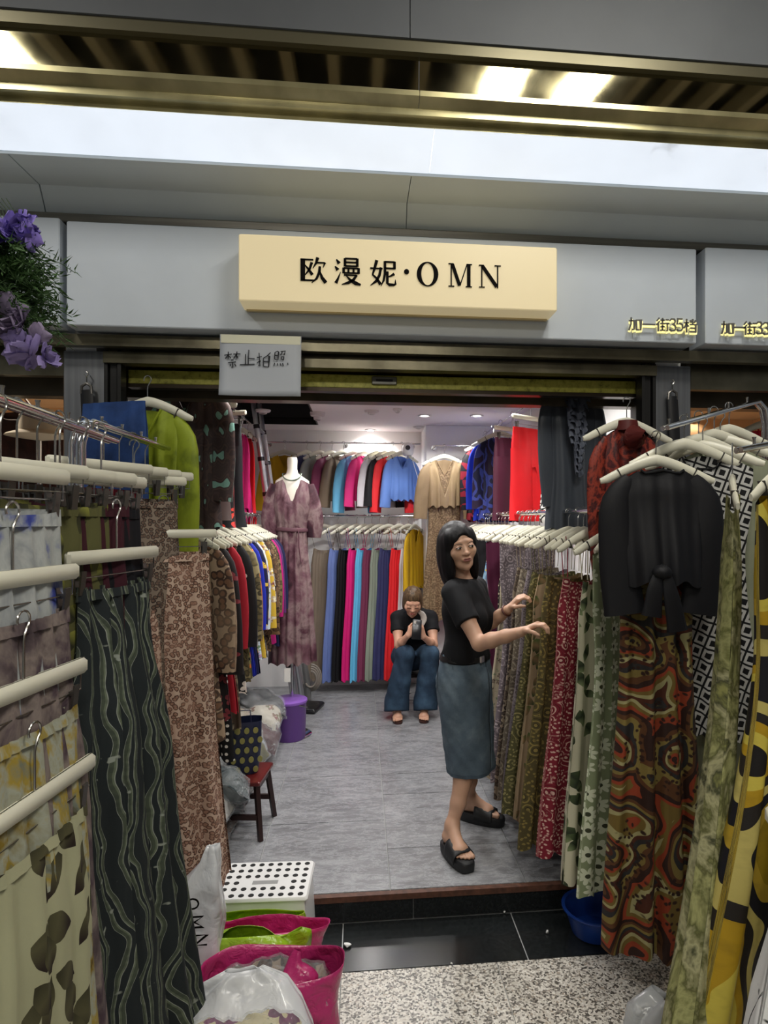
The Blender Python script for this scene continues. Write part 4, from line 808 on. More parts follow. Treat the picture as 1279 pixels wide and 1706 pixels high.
G('dress', 'maxi_dress', (1.25, 2.20, 1.965), -.55, M_chain, 'black and white chain print dress', 'beside the black cardigan', 'dress', 'prints on the right front racks', L=1.15, W0=.165, W1=.19, D1=.04, nf=5, amp=.014, nu=80)
G('dress', 'maxi_dress', (1.36, 2.27, 2.0), -.5, fab('sage_shirtdress', 'plain', ['8b8f78']), 'plain sage shirt dress', 'behind the chain print dress', 'dress', 'prints on the right front racks', L=1.4, W0=.165, W1=.19, D1=.04, nf=5, amp=.012)
M_gtd = fab('green_tiedye', 'tiedye', ['26281c', '6a6c3c', '9a9a66', '55562f', 'a5a27a', '40422a', '8b8b52'], 11)
G('dress', 'long_scarf_dress', (1.03, 1.66, 1.80), 1.02, M_gtd, 'narrow green tie-dye dress', 'beside the yellow print dress', 'dress', 'prints on the right front racks', L=1.5, W0=.13, W1=.10, D1=.035, nf=2.5, amp=.018, nu=80, nv=24, lean=(-.36, .11))
G('dress', 'long_scarf_dress', (1.20, 1.635, 1.835), .9, fab('grey_floral', 'tiedye', ['8f8f88', 'b5b2a6', 'a59a6a', 'c0bdb4', '8088a8'], 8), 'pale grey watercolour dress', 'behind the yellow print dress', 'dress', 'prints on the right front racks', L=1.2, W0=.15, W1=.15, D1=.04, nf=3, amp=.014, nu=80, lean=(-.05, 0))
M_yel = fab('yellow_black', 'abstract', ['1c1918', 'c3b24a', 'ab8a1e', '27231f', 'b9ab62', '1a1a20', 'a58a2c', '8b7418'], 4.6, .45)
G('dress', 'satin_dress', (1.10, 1.53, 1.82), .50, M_yel, 'yellow and black satin print dress', 'on the right front rack', 'dress', 'prints on the right front racks', L=1.46, W0=.15, W1=.21, D1=.06, nf=2.6, amp=.03, nu=120, nv=28, neck=.14, lean=(-.15, .05))
G('dress', 'satin_dress', (1.21, 1.44, 1.83), .9, fab('khaki_print', 'tiedye', ['77703f', '8f8a55', 'a39c68', '6a6238'], 5), 'khaki watercolour dress', 'next to the yellow print dress', 'dress', 'prints on the right front racks', L=1.36, W0=.15, W1=.19, D1=.04, nf=3, amp=.016, nu=80, lean=(-.06, 0))
M_zeb = fab('zebra_white', 'wave', ['dcdcda', 'dedede', '19191b', 'd9d9d8'], 1.6, .6)
G('skirt', 'printed_skirt', (.865, 1.12, 1.2), .5, M_zeb, 'white skirt with black brush print', 'in front of the khaki dress', 'skirt', 'prints on the right front racks', L=1.25, W0=.14, W1=.33, D1=.07, nf=3, amp=.03, nu=100, hlab='cream clip hanger holding the white brush print skirt')
rack('clothes_rack', [(1.45, 1.2, FZ + .9), (1.45, 1.2, 1.12), (1.44, 1.198, 1.17), (1.40, 1.194, 1.195), (.82, 1.115, 1.195)], (1.45, 1.2), 'low chrome rack arm with the white brush print skirt', [.3, .7])
for k, (x, y, rz) in enumerate(((1.16, 2.165, -.1), (1.24, 2.21, -.05), (1.33, 2.26, 0.0), (1.42, 2.31, 0.05), (1.14, 1.60, .75), (1.22, 1.60, .7), (1.30, 1.61, .66))):
    zz = lerp(1.925, 2.085, (x - 1.06) / .54) if y > 2 else lerp(1.80, 1.88, (x - 1.05) / .44)
    hanger((x, y, zz + .012), rz, 'cream hanger without a garment on the sloping right rack' if y > 2 else 'cream hanger without a garment beside the yellow dress', 'spare hangers on the right racks')

# ------------------------------------------------------------------ mannequin
mx, my = -.507, 4.80
mq = empty('dress_form', (mx, my, 0)); tag(mq, 'cream dress form on a pole in the marbled plum dress', 'mannequin')
M_form = mat('form_cream', 'e6e0d2', .5)
prof = [(.001, 2.075, 1), (.043, 2.075, 1), (.048, 2.05, 1), (.045, 1.99, 1), (.056, 1.955, 1), (.10, 1.93, .6), (.155, 1.90, .5), (.165, 1.84, .55), (.15, 1.75, .68), (.145, 1.68, .7), (.115, 1.52, .75), (.15, 1.35, .7), (.16, 1.25, .7), (.06, 1.2, .7)]
m = MB(); N = 28
for r, z, q in prof:
    for k in range(N): t = 2 * PI * k / N; m.v.append((r * math.cos(t), r * q * math.sin(t), z))
for i in range(len(prof) - 1):
    for k in range(N): j = (k + 1) % N; m.f.append((i * N + k, (i + 1) * N + k, (i + 1) * N + j, i * N + j))
tq = m.build('torso', M_form, mq, ang=70); tq.scale = (.8, .85, 1)
MB().tube([(0, 0, .02), (0, 0, 1.22)], .011, 10).build('pole', M_chrome, mq)
MB().lathe([(.001, 0), (.14, 0), (.145, .006), (.13, .014), (.02, .022), (.001, .024)], 28, cap=False).build('base', M_chrome, mq)
M_plum = fab('plum_marble', 'tiedye', ['2d1820', '4a2a34', '6d4c55', '8a7474', '4f2e39', '35202a'], 6, .5)
GSEED[0] += 1; m = MB()
body(m, -.09, -1.47, [(0, .132), (.1, .142), (.29, .112), (.34, .115), (.7, .155), (1, .18)], [(0, .065), (.06, .10), (.13, .11), (.29, .094), (.45, .115), (1, .13)], 6, .012, .055, .15, .5, .012, 110, 30, 771, .15, (0, 0), True, .03)
dr = fin(m, 'wrap_dress', M_plum, None, (mx, my, 2.02), .05); tag(dr, 'plum marbled wrap dress with tied waist on the dress form', 'dress')
for sg in (-1, 1):
    m = MB(); sleeve(m, [(sg * .108, 0, -.155), (sg * .145, -.005, -.28), (sg * .160, -.01, -.42), (sg * .155, -.015, -.545)], [.054, .064, .070, .05], .8, 18, .08, 9 + sg); fin(m, 'sleeve', M_plum, dr)
m = MB(); m.tube([(.118 * math.cos(a), -.0 + .100 * math.sin(a), -.485 + .004 * math.sin(2 * a)) for a in [2 * PI * i / 28 for i in range(29)]], .012, 8, flat=1.4); m.build('belt', M_plum, dr)
MB().tube([(.05, -.11, -.49), (.055, -.125, -.6), (.07, -.14, -.72)], .010, 8, flat=.5).build('belt_end', M_plum, dr)
nk = MB().tube([(.070 * math.sin(a), -.018 - .056 * math.cos(a) * 1.0, .0 - .055 * max(0, math.cos(a))) for a in [2 * PI * i / 32 for i in range(33)]], .0042, 8, cap=False).build('necklace', mat('necklace_green', '5c6a5c', .4, .5)); nk.location = (mx, my, 1.955); tag(nk, 'grey green bead necklace around the dress form neck', 'necklace')
tg = MB().bx(-.022, .022, -.001, .001, -.10, 0).build('price_tag', mat('tag_white', 'e4e2dc', .6), smooth=False); tg.location = (mx - .02, my - .145, .53); tag(tg, 'white price tag hanging below the plum dress hem', 'tag')
# ------------------------------------------------------------------ ladder
ld = empty('telescopic_ladder', (-.62, 5.3, 0)); tag(ld, 'aluminium telescopic ladder leaning up into the ceiling hatch', 'ladder')
M_alu = mat('aluminium', 'c6c9cd', .28, .9)
def lp(z, k): return Vector((lerp(-.50, -.88, z / 2.75) + .62, (-.15 + .36 * k), z))
zs = [0, .45, .85, 1.2, 1.52, 1.82, 2.1, 2.36, 2.62, 2.9]
for k in (0, 1):
    for i in range(9): r = .035 - .0022 * i; MB().tube([lp(zs[i] + .004, k), lp(zs[i + 1], k)], r, 14).build('rail_section', M_alu, ld)
    for i in range(1, 9): r = .038 - .0022 * (i - 1); MB().tube([lp(zs[i] - .02, k), lp(zs[i] + .012, k)], r, 14).build('collar', M_black, ld)
for i in range(1, 9): MB().tube([lp(zs[i] - .006, 0), lp(zs[i] - .006, 1)], .018, 10, flat=.7).build('rung', M_alu, ld)
# ------------------------------------------------------------------ floor things
pb = atZ(482, 1229, 0); bk_ = empty('lidded_bucket', (pb.x, pb.y, 0)); tag(bk_, 'purple plastic bucket with a lid on the marble floor', 'bucket')
M_pur = mat('purple_plastic', '6d4496', .4); M_pur2 = mat('purple_lid', '8a5cba', .4)
MB().lathe([(.001, 0), (.112, 0), (.116, .006), (.124, .268), (.127, .272)], 40, cap=False).build('tub', M_pur, bk_)
MB().lathe([(.129, .266), (.131, .272), (.130, .284), (.122, .288), (.001, .289)], 40, cap=False).build('lid', M_pur2, bk_)
MB().tube([(.128 * math.cos(a), .128 * math.sin(a), .25 - .10 * math.sin((a + .6) * 1.0) * .5) for a in [(-.9 + i * .18) for i in range(11)]], .004, 8).build('handle', M_wire, bk_)
pt = atZ(517, 1182, 0); tr = empty('floor_scale', (pt.x, pt.y, 0), -.25); tag(tr, 'flat black bathroom scale behind the purple bucket', 'scale')
MB().box((0, 0, .02), (.17, .27, .036), bev=.012).build('body', mat('scale_black', '1b1b1d', .3), tr); MB().bx(-.07, .07, -.135, -.12, .036, .042).build('chrome_edge', M_chrome, tr, smooth=False)
MB().lathe([(.05, .0385), (.055, .0395), (.06, .0385)], 28, (0, .04, 0), cap=False).build('dial_ring', M_clip, tr)
# garment steamer
sm = empty('garment_steamer', (xY(512, 5.6), 5.6, 0)); tag(sm, 'grey garment steamer with coiled hose behind the bucket', 'steamer')
M_gr = mat('steamer_grey', '7d7d7c', .35, .4)
MB().tube([(0, 0, .0), (.0, 0, .18), (-.03, 0, .36)], [.035, .03, .025], 14).build('canister', M_gr, sm)
for k in range(4): MB().tube([((.05 + .012 * k) * math.cos(a) + .03, .02 * k - .03, .22 + (.07 + .015 * k) * math.sin(a)) for a in [-2.6 + i * .26 for i in range(17)]], .009, 8).build('hose', mat('hose_taupe', '8d857c', .5), sm)
# wooden stool with the dotted bag
st = empty('wooden_stool', (atZ(432, 1330, 0).x, 3.36, 0), -.12); tag(st, 'small dark red wooden stool under a dotted paper bag', 'stool')
M_rw = mat('red_wood', '5a1a18', .3, noise=.25, nscale=9); M_dw = mat('dark_wood', '2b1614', .4, noise=.2, nscale=9)
MB().box((0, 0, .282), (.19, .27, .022), bev=.005).build('seat', M_rw, st, smooth=False)
for sx in (-1, 1):
    for sy in (-1, 1): MB().tube([(sx * .07, sy * .10, .272), (sx * .10, sy * .135, 0)], [.017, .015], 4).build('leg', M_dw, st, smooth=False)
for sy in (-1, 1): MB().bx(-.085, .085, sy * .122 - .008, sy * .122 + .008, .10, .125).build('stretcher', M_dw, st, smooth=False)
for sx in (-1, 1): MB().bx(sx * .075 - .007, sx * .075 + .007, -.1, .1, .24, .27).build('apron', M_dw, st, smooth=False)
def sack(m, rings, n=40, crumple=.01, seed=0, exp=.75, cap=True):
    """rings: (z, half x, half y, dx, dy) lofted with crumples"""
    rnd = random.Random(seed); ph = [(rnd.uniform(2, 6), rnd.uniform(0, 6.28), rnd.uniform(8, 30)) for _ in range(7)]; K = len(rings); vs = []; fs = []; uv = []
    F = []
    for a, b in zip(rings[:-1], rings[1:]):
        for q in (0, .34, .67): F.append(tuple(lerp(x, y, q) for x, y in zip(a, b)))
    F.append(rings[-1])
    for i, (z, hx_, hy_, dx, dy) in enumerate(F):
        for k in range(n + 1):
            t = 2 * PI * k / n; c, s = spow(math.cos(t), exp), spow(math.sin(t), exp)
            cr = sum(math.sin(f * t + p + g * z) for f, p, g in [(round(f_), p_, g_) for f_, p_, g_ in ph]) / 4 * crumple
            vs.append((dx + c * (hx_ + cr), dy + s * (hy_ + cr), z + cr * .6)); uv.append((t * .1, z))
    for i in range(len(F) - 1):
        for k in range(n): a = i * (n + 1) + k; fs.append((a, a + 1, a + n + 2, a + n + 1))
    if cap: fs.append(tuple(range(n, 0, -1)))
    m.add(vs, fs, uv); return m
def plastic(name, col, alpha=.9, rough=.28, bs=18, tr=.25):
    if name in MATS: return MATS[name]
    t = NT(name); t.out(lin(col), rough); t.b.inputs['Alpha'].default_value = alpha
    vo = t.n('ShaderNodeTexVoronoi', i_Scale=bs, feature='SMOOTH_F1'); v = t.coord(); nz = t.noise(v, bs, 3, .6, 1.0); t.set(vo.inputs['Vector'], t.vmath('ADD', v, t.vmath('SCALE', nz.outputs['Color'], scale=.06)))
    t.bump(vo.outputs['Distance'], .55, .03); t.b.inputs['Subsurface Weight'].default_value = 0; t.b.inputs['Coat Weight'].default_value = .4; t.b.inputs['Coat Roughness'].default_value = .1
    MATS[name] = t.m; return t.m
bp = atY(428, 1270, 3.33)
bg = empty('paper_bag', (st.location.x - .03, 3.37, .2935), .18); tag(bg, 'dark blue bag with gold dots standing on the wooden stool', 'bag')
M_navy = mat('bag_navy', '1d2340', .4, noise=.2, nscale=8); M_dot = mat('bag_gold', '8f8a4c', .4)
sack(MB(), [(0, .075, .055, 0, 0), (.02, .08, .06, 0, 0), (.14, .09, .062, 0, 0), (.27, .098, .06, 0, 0)], 32, .003, 4, .5).build('body', M_navy, bg, ang=60)
dme = MB().prism([(.013 * math.cos(a * PI / 8), .016 * math.sin(a * PI / 8)) for a in range(16)], -.0015, .0015).mesh('dot', M_dot, False)
for j in range(5):
    for i in range(4):
        x = -.07 + .044 * i + (.022 if j % 2 else 0)
        if x < .085: q = put(dme, 'dot', bg, (x, -.066 - .001 * j, .03 + .05 * j))
for k in (-.065, -.03): MB().bx(k - .013, k + .013, -.0695, -.066, .222, .25).build('label_patch', M_dot, bg, smooth=False)
MB().tube([(-.04, -.055, .27), (-.035, -.05, .33), (.035, -.05, .33), (.04, -.055, .27)], .003, 6).build('handle', M_navy, bg)
# plastic wrapped garments piled along the left wall
rp = random.Random(21)
def packet(x, y, z, sx, sy, sz, rz, tilt, mt, lab):
    m = MB(); n = 12; ph = [rp.uniform(0, 6.28) for _ in range(6)]
    vs = []; fs = []
    for side in (1, -1):
        for i in range(n + 1):
            for j in range(n + 1):
                u, v = i / n * 2 - 1, j / n * 2 - 1; e = (1 - u ** 4) * (1 - v ** 4)
                h = sz / 2 * (e ** .6) * (1 + .35 * math.sin(5 * u + ph[0]) * math.sin(4 * v + ph[1])) + .006 * math.sin(13 * u + ph[2]) * math.sin(11 * v + ph[3])
                vs.append((u * sx / 2, v * sy / 2, side * h + .015 * math.sin(3 * u + ph[4])))
    o = (n + 1) ** 2
    for i in range(n):
        for j in range(n):
            a = i * (n + 1) + j; fs.append((a, a + n + 1, a + n + 2, a + 1)); a += o; fs.append((a, a + 1, a + n + 2, a + n + 1))
    m.add(vs, fs, [(v_[0], v_[1]) for v_ in vs]); r = m.build('wrapped_garment', mt, None, ang=180); r.location = (x, y, z); r.rotation_euler = (tilt[0], tilt[1], rz); tag(r, lab, 'packed garment', 'plastic wrapped garments piled by the left wall')
    m2 = MB(); m2.add([(a * 1.05, b * 1.05, c * 1.12 + math.copysign(.004, c)) for a, b, c in vs], fs); m2.build('plastic_sleeve', M_clear, r, ang=180)
    return r
t = NT('clear_plastic'); v = t.coord(); nz = t.noise(v, 14, 4, .65, 1.5); t.out((.92, .95, .97, 1), .12); t.bump(nz.outputs[0], 1.0, .06)
t.set(t.b.inputs['Alpha'], t.ramp(t.noise(v, 9, 5, .7).outputs[0], [(.3, (.12,) * 3 + (1,)), (.62, (.22,) * 3 + (1,)), (.75, (.75,) * 3 + (1,))])); M_clear = t.m
PK = [('rose brown', 'leopard', ['a5827a', '6d4444', '3a2222'], 16), ('cream and grey', 'tiedye', ['c9c4bb', 'a09a92', 'e2ded6'], 6), ('dark teal', 'plain', ['24383c'], 1), ('silver grey', 'plain', ['8d9196'], 1), ('white', 'plain', ['d3d3d2'], 1), ('olive', 'tiedye', ['5c5a3c', '7d7a56'], 6), ('black', 'plain', ['19191b'], 1), ('pale blue', 'plain', ['9aa8b5'], 1), ('beige', 'plain', ['b0a390'], 1), ('maroon', 'plain', ['4d2028'], 1), ('ivory floral', 'flower', ['cfc9bb', '9a5a62', '7d8a62'], 12), ('charcoal', 'plain', ['343538'], 1)]
for i, (s, k, cs, sc) in enumerate(PK):
    y = lerp(2.86, 4.55, i / 11); z = .10 + .06 * (i % 3)
    packet(-.74 + rp.uniform(-.04, .05), y, z + .10, .34, .27, .12, rp.uniform(-.4, .4), (rp.uniform(-.3, .3), rp.uniform(.25, .7)), fab('pack_%d' % i, k, cs, sc, .4), s + ' garment wrapped in clear plastic by the left wall')
for i, (s, hx) in enumerate((('grey', '77797b'), ('brown', '6d5a4c'), ('dark green', '2f3a30'), ('dusty pink', 'a58a88'), ('stone', '9a968c'))):
    packet(-.80, 3.0 + i * .36, .07, .36, .34, .13, rp.uniform(-.2, .2), (0, .05), fab('packb_%d' % i, 'plain', [hx], 1, .4), s + ' garment in plastic at the bottom of the pile by the left wall')
# white perforated step stool
ps = empty('plastic_step_stool', (atZ(446, 1455, .165).x, 2.575, FZ), -.04); tag(ps, 'white plastic step stool with rows of black discs as holes', 'stool')
M_wp = mat('white_plastic', 'dfdfde', .35)
MB().box((0, 0, .27), (.36, .27, .02), bev=.009).build('top', M_wp, ps)
for sy in (-1, 1): MB().prism([(-.165, .262), (.165, .262), (.18, 0), (.10, 0), (.07, .10), (-.07, .10), (-.10, 0), (-.18, 0)], sy * .125 - .004, sy * .125 + .004).build('side_panel', M_wp, ps, smooth=False)
for sx in (-1, 1): MB().add([(sx * .168, -.125, .262), (sx * .168, .125, .262), (sx * .182, .128, 0), (sx * .182, -.128, 0), (sx * .160, -.125, .262), (sx * .160, .125, .262), (sx * .174, .128, 0), (sx * .174, -.128, 0)], [(0, 1, 2, 3), (7, 6, 5, 4), (0, 4, 5, 1), (1, 5, 6, 2), (2, 6, 7, 3), (3, 7, 4, 0)]).build('end_panel', M_wp, ps, smooth=False)
hme = MB().lathe([(.011, 0), (.011, .0012), (.0105, .0016), (.0, .0016)], 14, cap=False).mesh('hole_shade', M_dark, False)  # dark disc on the solid top, hole shade put in as colour
for j in range(6):
    for i in range(9):
        if j in (2,) and 2 <= i <= 6: continue
        put(hme, 'hole_shade', ps, (-.15 + .0375 * i, -.108 + .043 * j, .2797))
MB().box((0, -.022, .2797), (.10, .026, .002), bev=.0009).build('grip_slot', mat('slot_grey', '8f8f8e', .5), ps, smooth=False)
# carrier bags in front of the step
def carrier(name, loc, rings, mt, lab, seed, crumple=.012, rz=0, n=44):
    r = sack(MB(), rings, n, crumple, seed, .7).build(name, mt, None, ang=180); r.location = loc; r.rotation_euler = (0, 0, rz); tag(r, lab, 'bag', 'carrier bags in front of the step')
    md = r.modifiers.new('thickness', 'SOLIDIFY'); md.thickness = .0012; return r
M_pink = plastic('pink_plastic', 'c42f74', .96, .3); M_lime = plastic('lime_plastic', '8fb31e', .97, .3); M_wbag = plastic('white_bag', 'dfe1e4', .96, .32, 12)
xg = lambda px, Y: xY(px, Y)
carrier('carrier_bag', (xg(424, 2.36), 2.33, FZ), [(0, .17, .03, 0, 0), (.1, .18, .035, 0, 0), (.27, .185, .03, 0, 0), (.295, .18, .025, 0, -.01)], M_lime, 'flat lime green carrier bag against the white step stool', 31)
c1 = carrier('carrier_bag', (xg(440, 2.26), 2.225, FZ), [(0, .19, .05, 0, 0), (.1, .20, .055, 0, 0), (.27, .21, .05, 0, 0), (.32, .225, .045, 0, -.01)], M_pink, 'pink carrier bag folded between two lime green bags', 32, .016)
c2 = carrier('carrier_bag', (xg(412, 2.12), 2.09, FZ), [(0, .17, .06, 0, 0), (.12, .19, .065, 0, 0), (.30, .20, .055, 0, 0), (.36, .18, .03, .01, -.0), (.375, .15, .012, .01, -.0)], M_lime, 'lime green carrier bag folded over behind the pink bag of clothes', 33, .016)
c3 = carrier('carrier_bag', (xg(456, 1.95), 1.915, FZ), [(0, .17, .095, 0, 0), (.1, .19, .105, 0, 0), (.25, .20, .10, 0, 0), (.345, .205, .095, 0, 0), (.395, .205, .092, 0, 0)], M_pink, 'open pink carrier bag holding brown clothes in plastic', 34, .012)
def lump(loc, sx, sy, sz, mt, lab, cat, grp, seed, sleeve_=True):
    rp.seed(seed); m = MB(); n = 18; ph = [rp.uniform(0, 6.28) for _ in range(6)]
    for i in range(n + 1):
        for j in range(n + 1):
            u, v = i / n * 2 - 1, j / n * 2 - 1; e = (1 - abs(u) ** 5) * (1 - abs(v) ** 5)
            m.v.append((u * sx, v * sy, sz * (e ** .5) * (1 + .16 * math.sin(6 * u + ph[0]) + .14 * math.sin(7 * v + ph[1] + 2 * u)) + .006 * math.sin(17 * u + 9 * v))); m.uv[len(m.v) - 1] = (u * sx, v * sy)
    for i in range(n):
        for j in range(n): a = i * (n + 1) + j; m.f.append((a, a + n + 1, a + n + 2, a + 1))
    k = len(m.v); m.v += [(-sx, -sy, -.05), (sx, -sy, -.05), (sx, sy, -.05), (-sx, sy, -.05)]
    m.f.append((k + 3, k + 2, k + 1, k)); o = (n + 1)
    r = m.build('folded_clothes', mt, None, ang=180); r.location = loc; tag(r, lab, cat, grp)
    if sleeve_:
        q = MB(); q.add([(a * 1.03, b * 1.03, c + .007) for a, b, c in m.v[:k]], [f for f in m.f if max(f) < k]); q.build('plastic_sleeve', M_clear, r, ang=180)
    return r
lump((c3.location.x, c3.location.y, FZ + .30), .165, .07, .07, fab('brown_fold', 'leopard', ['8a7a66', '4a362c', '2d221e'], 20), 'brown folded clothes in clear plastic inside the pink bag', 'clothes', 'clothes inside the carrier bags', 51)
tw = MB(); sleeve(tw, [(.08, -.03, .33), (.078, -.035, .375), (.07, -.03, .41), (.078, -.02, .445)], [.05, .058, .022, .010], .9, 24, .3, 8); tw.build('twisted_handle', M_pink, c3, ang=180)
c4 = carrier('carrier_bag', (xg(385, 1.7), 1.70, FZ), [(0, .19, .13, 0, 0), (.1, .22, .15, 0, 0), (.27, .225, .14, 0, 0), (.33, .215, .12, 0, .02), (.375, .19, .06, 0, .07), (.42, .13, .025, .02, .10), (.455, .05, .008, .03, .11)], M_wbag, 'crumpled white carrier bag stuffed with floral clothes', 36, .013, .15)
lump((c4.location.x + .04, c4.location.y - .045, FZ + .345), .15, .085, .06, fab('floral_fold', 'flower', ['c9bf98', '7d3a62', '5a3048', '77804e'], 9), 'cream and purple floral clothes wrapped in plastic on the white bag', 'clothes', 'clothes inside the carrier bags', 52)
c5 = carrier('carrier_bag', (-.515, 2.05, FZ), [(0, .07, .05, 0, 0), (.2, .075, .055, 0, 0), (.42, .08, .055, .0, 0), (.56, .066, .045, .015, 0), (.64, .03, .02, .045, 0), (.69, .015, .01, .05, 0)], M_wbag, 'tall white carrier bag with black letters beside the step stool', 37, .014)
for i, ky in enumerate(('O', 'M', 'N')):
    stz = {'O': [S(6, *[(50 + 40 * math.cos(a), 50 + 46 * math.sin(a)) for a in [2 * PI * k / 16 for k in range(17)]])], 'M': [S(6, (8, 0), (8, 100), (50, 30), (92, 100), (92, 0))], 'N': [S(6, (10, 0), (10, 100), (88, 0), (88, 100))]}[ky]
    g = MB(); glyph(g, [[(b, 100 - a, w_) for a, b, w_ in s_] for s_ in stz], -.012 + .012 * i, .53 - .056 * i, .038, -.072, -.070); g.build('letter', M_ink, c5, smooth=False)
carrier('carrier_bag', (.98, 1.93, FZ), [(0, .12, .05, 0, 0), (.08, .13, .055, 0, 0), (.15, .11, .045, 0, 0), (.2, .05, .03, .02, 0)], plastic('milky_plastic', 'b5b7b8', .88, .3, 12), 'milky plastic bag under the swirl maxi dress', 38, .016)
bs = empty('plastic_basin', (.97, 2.56, FZ)); tag(bs, 'blue plastic basin under the printed dresses', 'basin')
bs.location.y = 2.55
MB().lathe([(.001, .004), (.09, .004), (.12, .10), (.132, .103), (.132, .108), (.118, .106), (.088, .012), (.001, .012)], 32, cap=False).build('bowl', mat('basin_blue', '173a86', .35), bs)
lime = carrier('carrier_bag', (xg(562, 1.98), 1.72, FZ), [(0, .05, .05, 0, 0), (.05, .06, .055, 0, 0), (.09, .045, .04, 0, 0), (.11, .01, .01, 0, 0)], M_lime, 'crumpled lime green bag on the speckled floor', 39, .008)
# scraps
for i, (px, py, z, s_) in enumerate(((578, 1577, FZ, .035), (516, 1137, 0, .04), (737, 1212, 0, .025), (682, 1155, 0, .05), (840, 1522, FZ, .014), (911, 1556, FZ, .012), (752, 1609, FZ, .008), (717, 1520, FZ, .012))):
    p = atZ(px, py, z); m = MB(); q = random.Random(i); k = [(s_ * .5 * math.cos(a) * q.uniform(.6, 1.1), s_ * .4 * math.sin(a) * q.uniform(.6, 1.1), .003 + q.uniform(0, .012)) for a in [2 * PI * j / 8 for j in range(8)]]
    m.add(k + [(a, b, c - .003) for a, b, c in k], [tuple(range(8)), tuple(range(15, 7, -1))] + [(j, (j + 1) % 8, (j + 1) % 8 + 8, j + 8) for j in range(8)]); r = m.build('paper_scrap', mat('scrap_white', 'e2e2e0', .7), smooth=False); r.location = (p.x, p.y, z + .001); tag(r, 'scrap of white paper on the ' + ('marble shop floor' if z == 0 else 'dark granite strip'), 'litter', 'scraps on the ' + ('marble floor' if z == 0 else 'granite strip'))
# ------------------------------------------------------------------ ceiling fittings
def ceil_disc(px, py, r_, h, lab, name='smoke_detector'):
    p = atZ(px, py, ZC); e = empty(name, (p.x, p.y, ZC)); tag(e, lab, 'detector')
    MB().lathe([(.001, -h), (r_ * .5, -h), (r_ * .55, -h * .6), (r_ * .9, -h * .5), (r_, -h * .2), (r_, 0)], 24, cap=False).build('cover', mat('detector_white', 'd8d2d3', .5), e)
    MB().lathe([(r_ * .3, -h * 1.04), (r_ * .32, -h * 1.12), (.001, -h * 1.12)], 16, cap=False).build('sensor', mat('detector_grey', 'b9b4b5', .5), e)
ceil_disc(529, 687, .062, .06, 'deep round smoke detector beside the ceiling hatch'); ceil_disc(619, 684, .058, .03, 'flat round smoke detector between the downlights'); ceil_disc(697, 711, .05, .02, 'small flat detector near the white column'); ceil_disc(662, 681, .035, .03, 'tiny round sprinkler cover near the shutter', 'sprinkler'); ceil_disc(438, 683, .06, .03, 'round smoke detector over the leaning ladder')
p = atY(680, 747, 5.75); cm = empty('security_camera', (p.x, 5.8, p.z)); tag(cm, 'white round security camera on the back rail end', 'camera')
MB().lathe([(.001, -.06), (.035, -.06), (.05, -.045), (.055, 0), (.05, .03), (.03, .055), (.001, .062)], 24, cap=False).build('head', mat('camera_white', 'ececea', .3), cm)
MB().tube([(-.004, -.046, .006), (-.005, -.062, .007)], [.024, .02], 18).build('lens_face', M_black, cm); MB().tube([(0, 0, -.06), (.0, .06, -.075), (0, .12, -.07)], .012, 10).build('mount', mat('camera_white', '', 0), cm)
MB().tube([(.03, .03, -.05), (.10, .1, -.25), (.13, .2, -.55)], .003, 6).build('cable', mat('camera_white', '', 0), cm)
# straps on the pillar hooks
def strap(px, py, lab, top):
    p = atY(px, py, YS - .02); e = empty('handle_strap', (p.x, YS - .012, p.z)); tag(e, lab, 'strap')
    MB().tube([(0, .0, .03), (0, -.012, .03), (.008, -.014, .02), (0, -.014, .008), (-.008, -.014, .018)], .0025, 6).build('hook', M_wire, e)
    MB().tube([(0, -.014, .008), (0, -.014, -.02)], .003, 6).build('link', M_wire, e)
    MB().tube([(-.02, -.014, -.06), (-.018, -.014, -.03), (0, -.014, -.018), (.018, -.014, -.03), (.02, -.014, -.06)], .006, 8).build('loop', M_clip, e)
    MB().tube([(0, -.014, -.045), (.008, -.014, -.2), (.015, -.014, -.29)], [.024, .026, .022], 8, flat=.35, up=(0, 1, 0)).build('sleeve', M_black, e)
strap(1119, 644, 'black strap with a grey loop hanging on the right steel pillar', 0); strap(145, 632, 'black strap hanging on the left steel pillar', 0)
# ------------------------------------------------------------------ neighbouring shops
M_warm = mat('warm_wall', 'd9b48a', .7); M_wc = mat('warm_ceiling', 'e0c9a8', .7)
def room(x0, x1, nm, side):
    struct(MB().bx(x0, x1, 5.4, 5.5, FZ, 2.9).build('wall_' + nm + '_back', M_warm, smooth=False), 'warm lit back wall of the %s neighbour' % nm)
    struct(MB().bx(x0, x1, 2.9, 5.4, 2.52, 2.56).build('ceiling_' + nm, M_wc, smooth=False), 'warm lit ceiling of the %s neighbour' % nm)
    xo = x0 if side < 0 else x1
    struct(MB().bx(xo - .05, xo, 2.8, 5.5, FZ, 2.9).build('wall_' + nm + '_side', M_warm, smooth=False), 'side wall of the %s neighbour' % nm)
room(-3.2, -1.22, 'left', -1); room(1.46, 3.6, 'right', 1)
for nm, x0, x1 in (('left', -3.2, -1.22), ('right', 1.5, 3.6)):
    struct(MB().bx(x0, x1, YS + .02, YS + .06, 2.2, 2.36).build('trim_' + nm, mat('lintel_metal', '', 0), smooth=False), 'tarnished metal lintel of the %s neighbour' % nm)
pl = atZ(85, 628, 2.5); downlight(pl.x, pl.y, 'bright round ceiling light in the left neighbour', 14, 'neighbour lights', 2.515, (1, .86, .66))
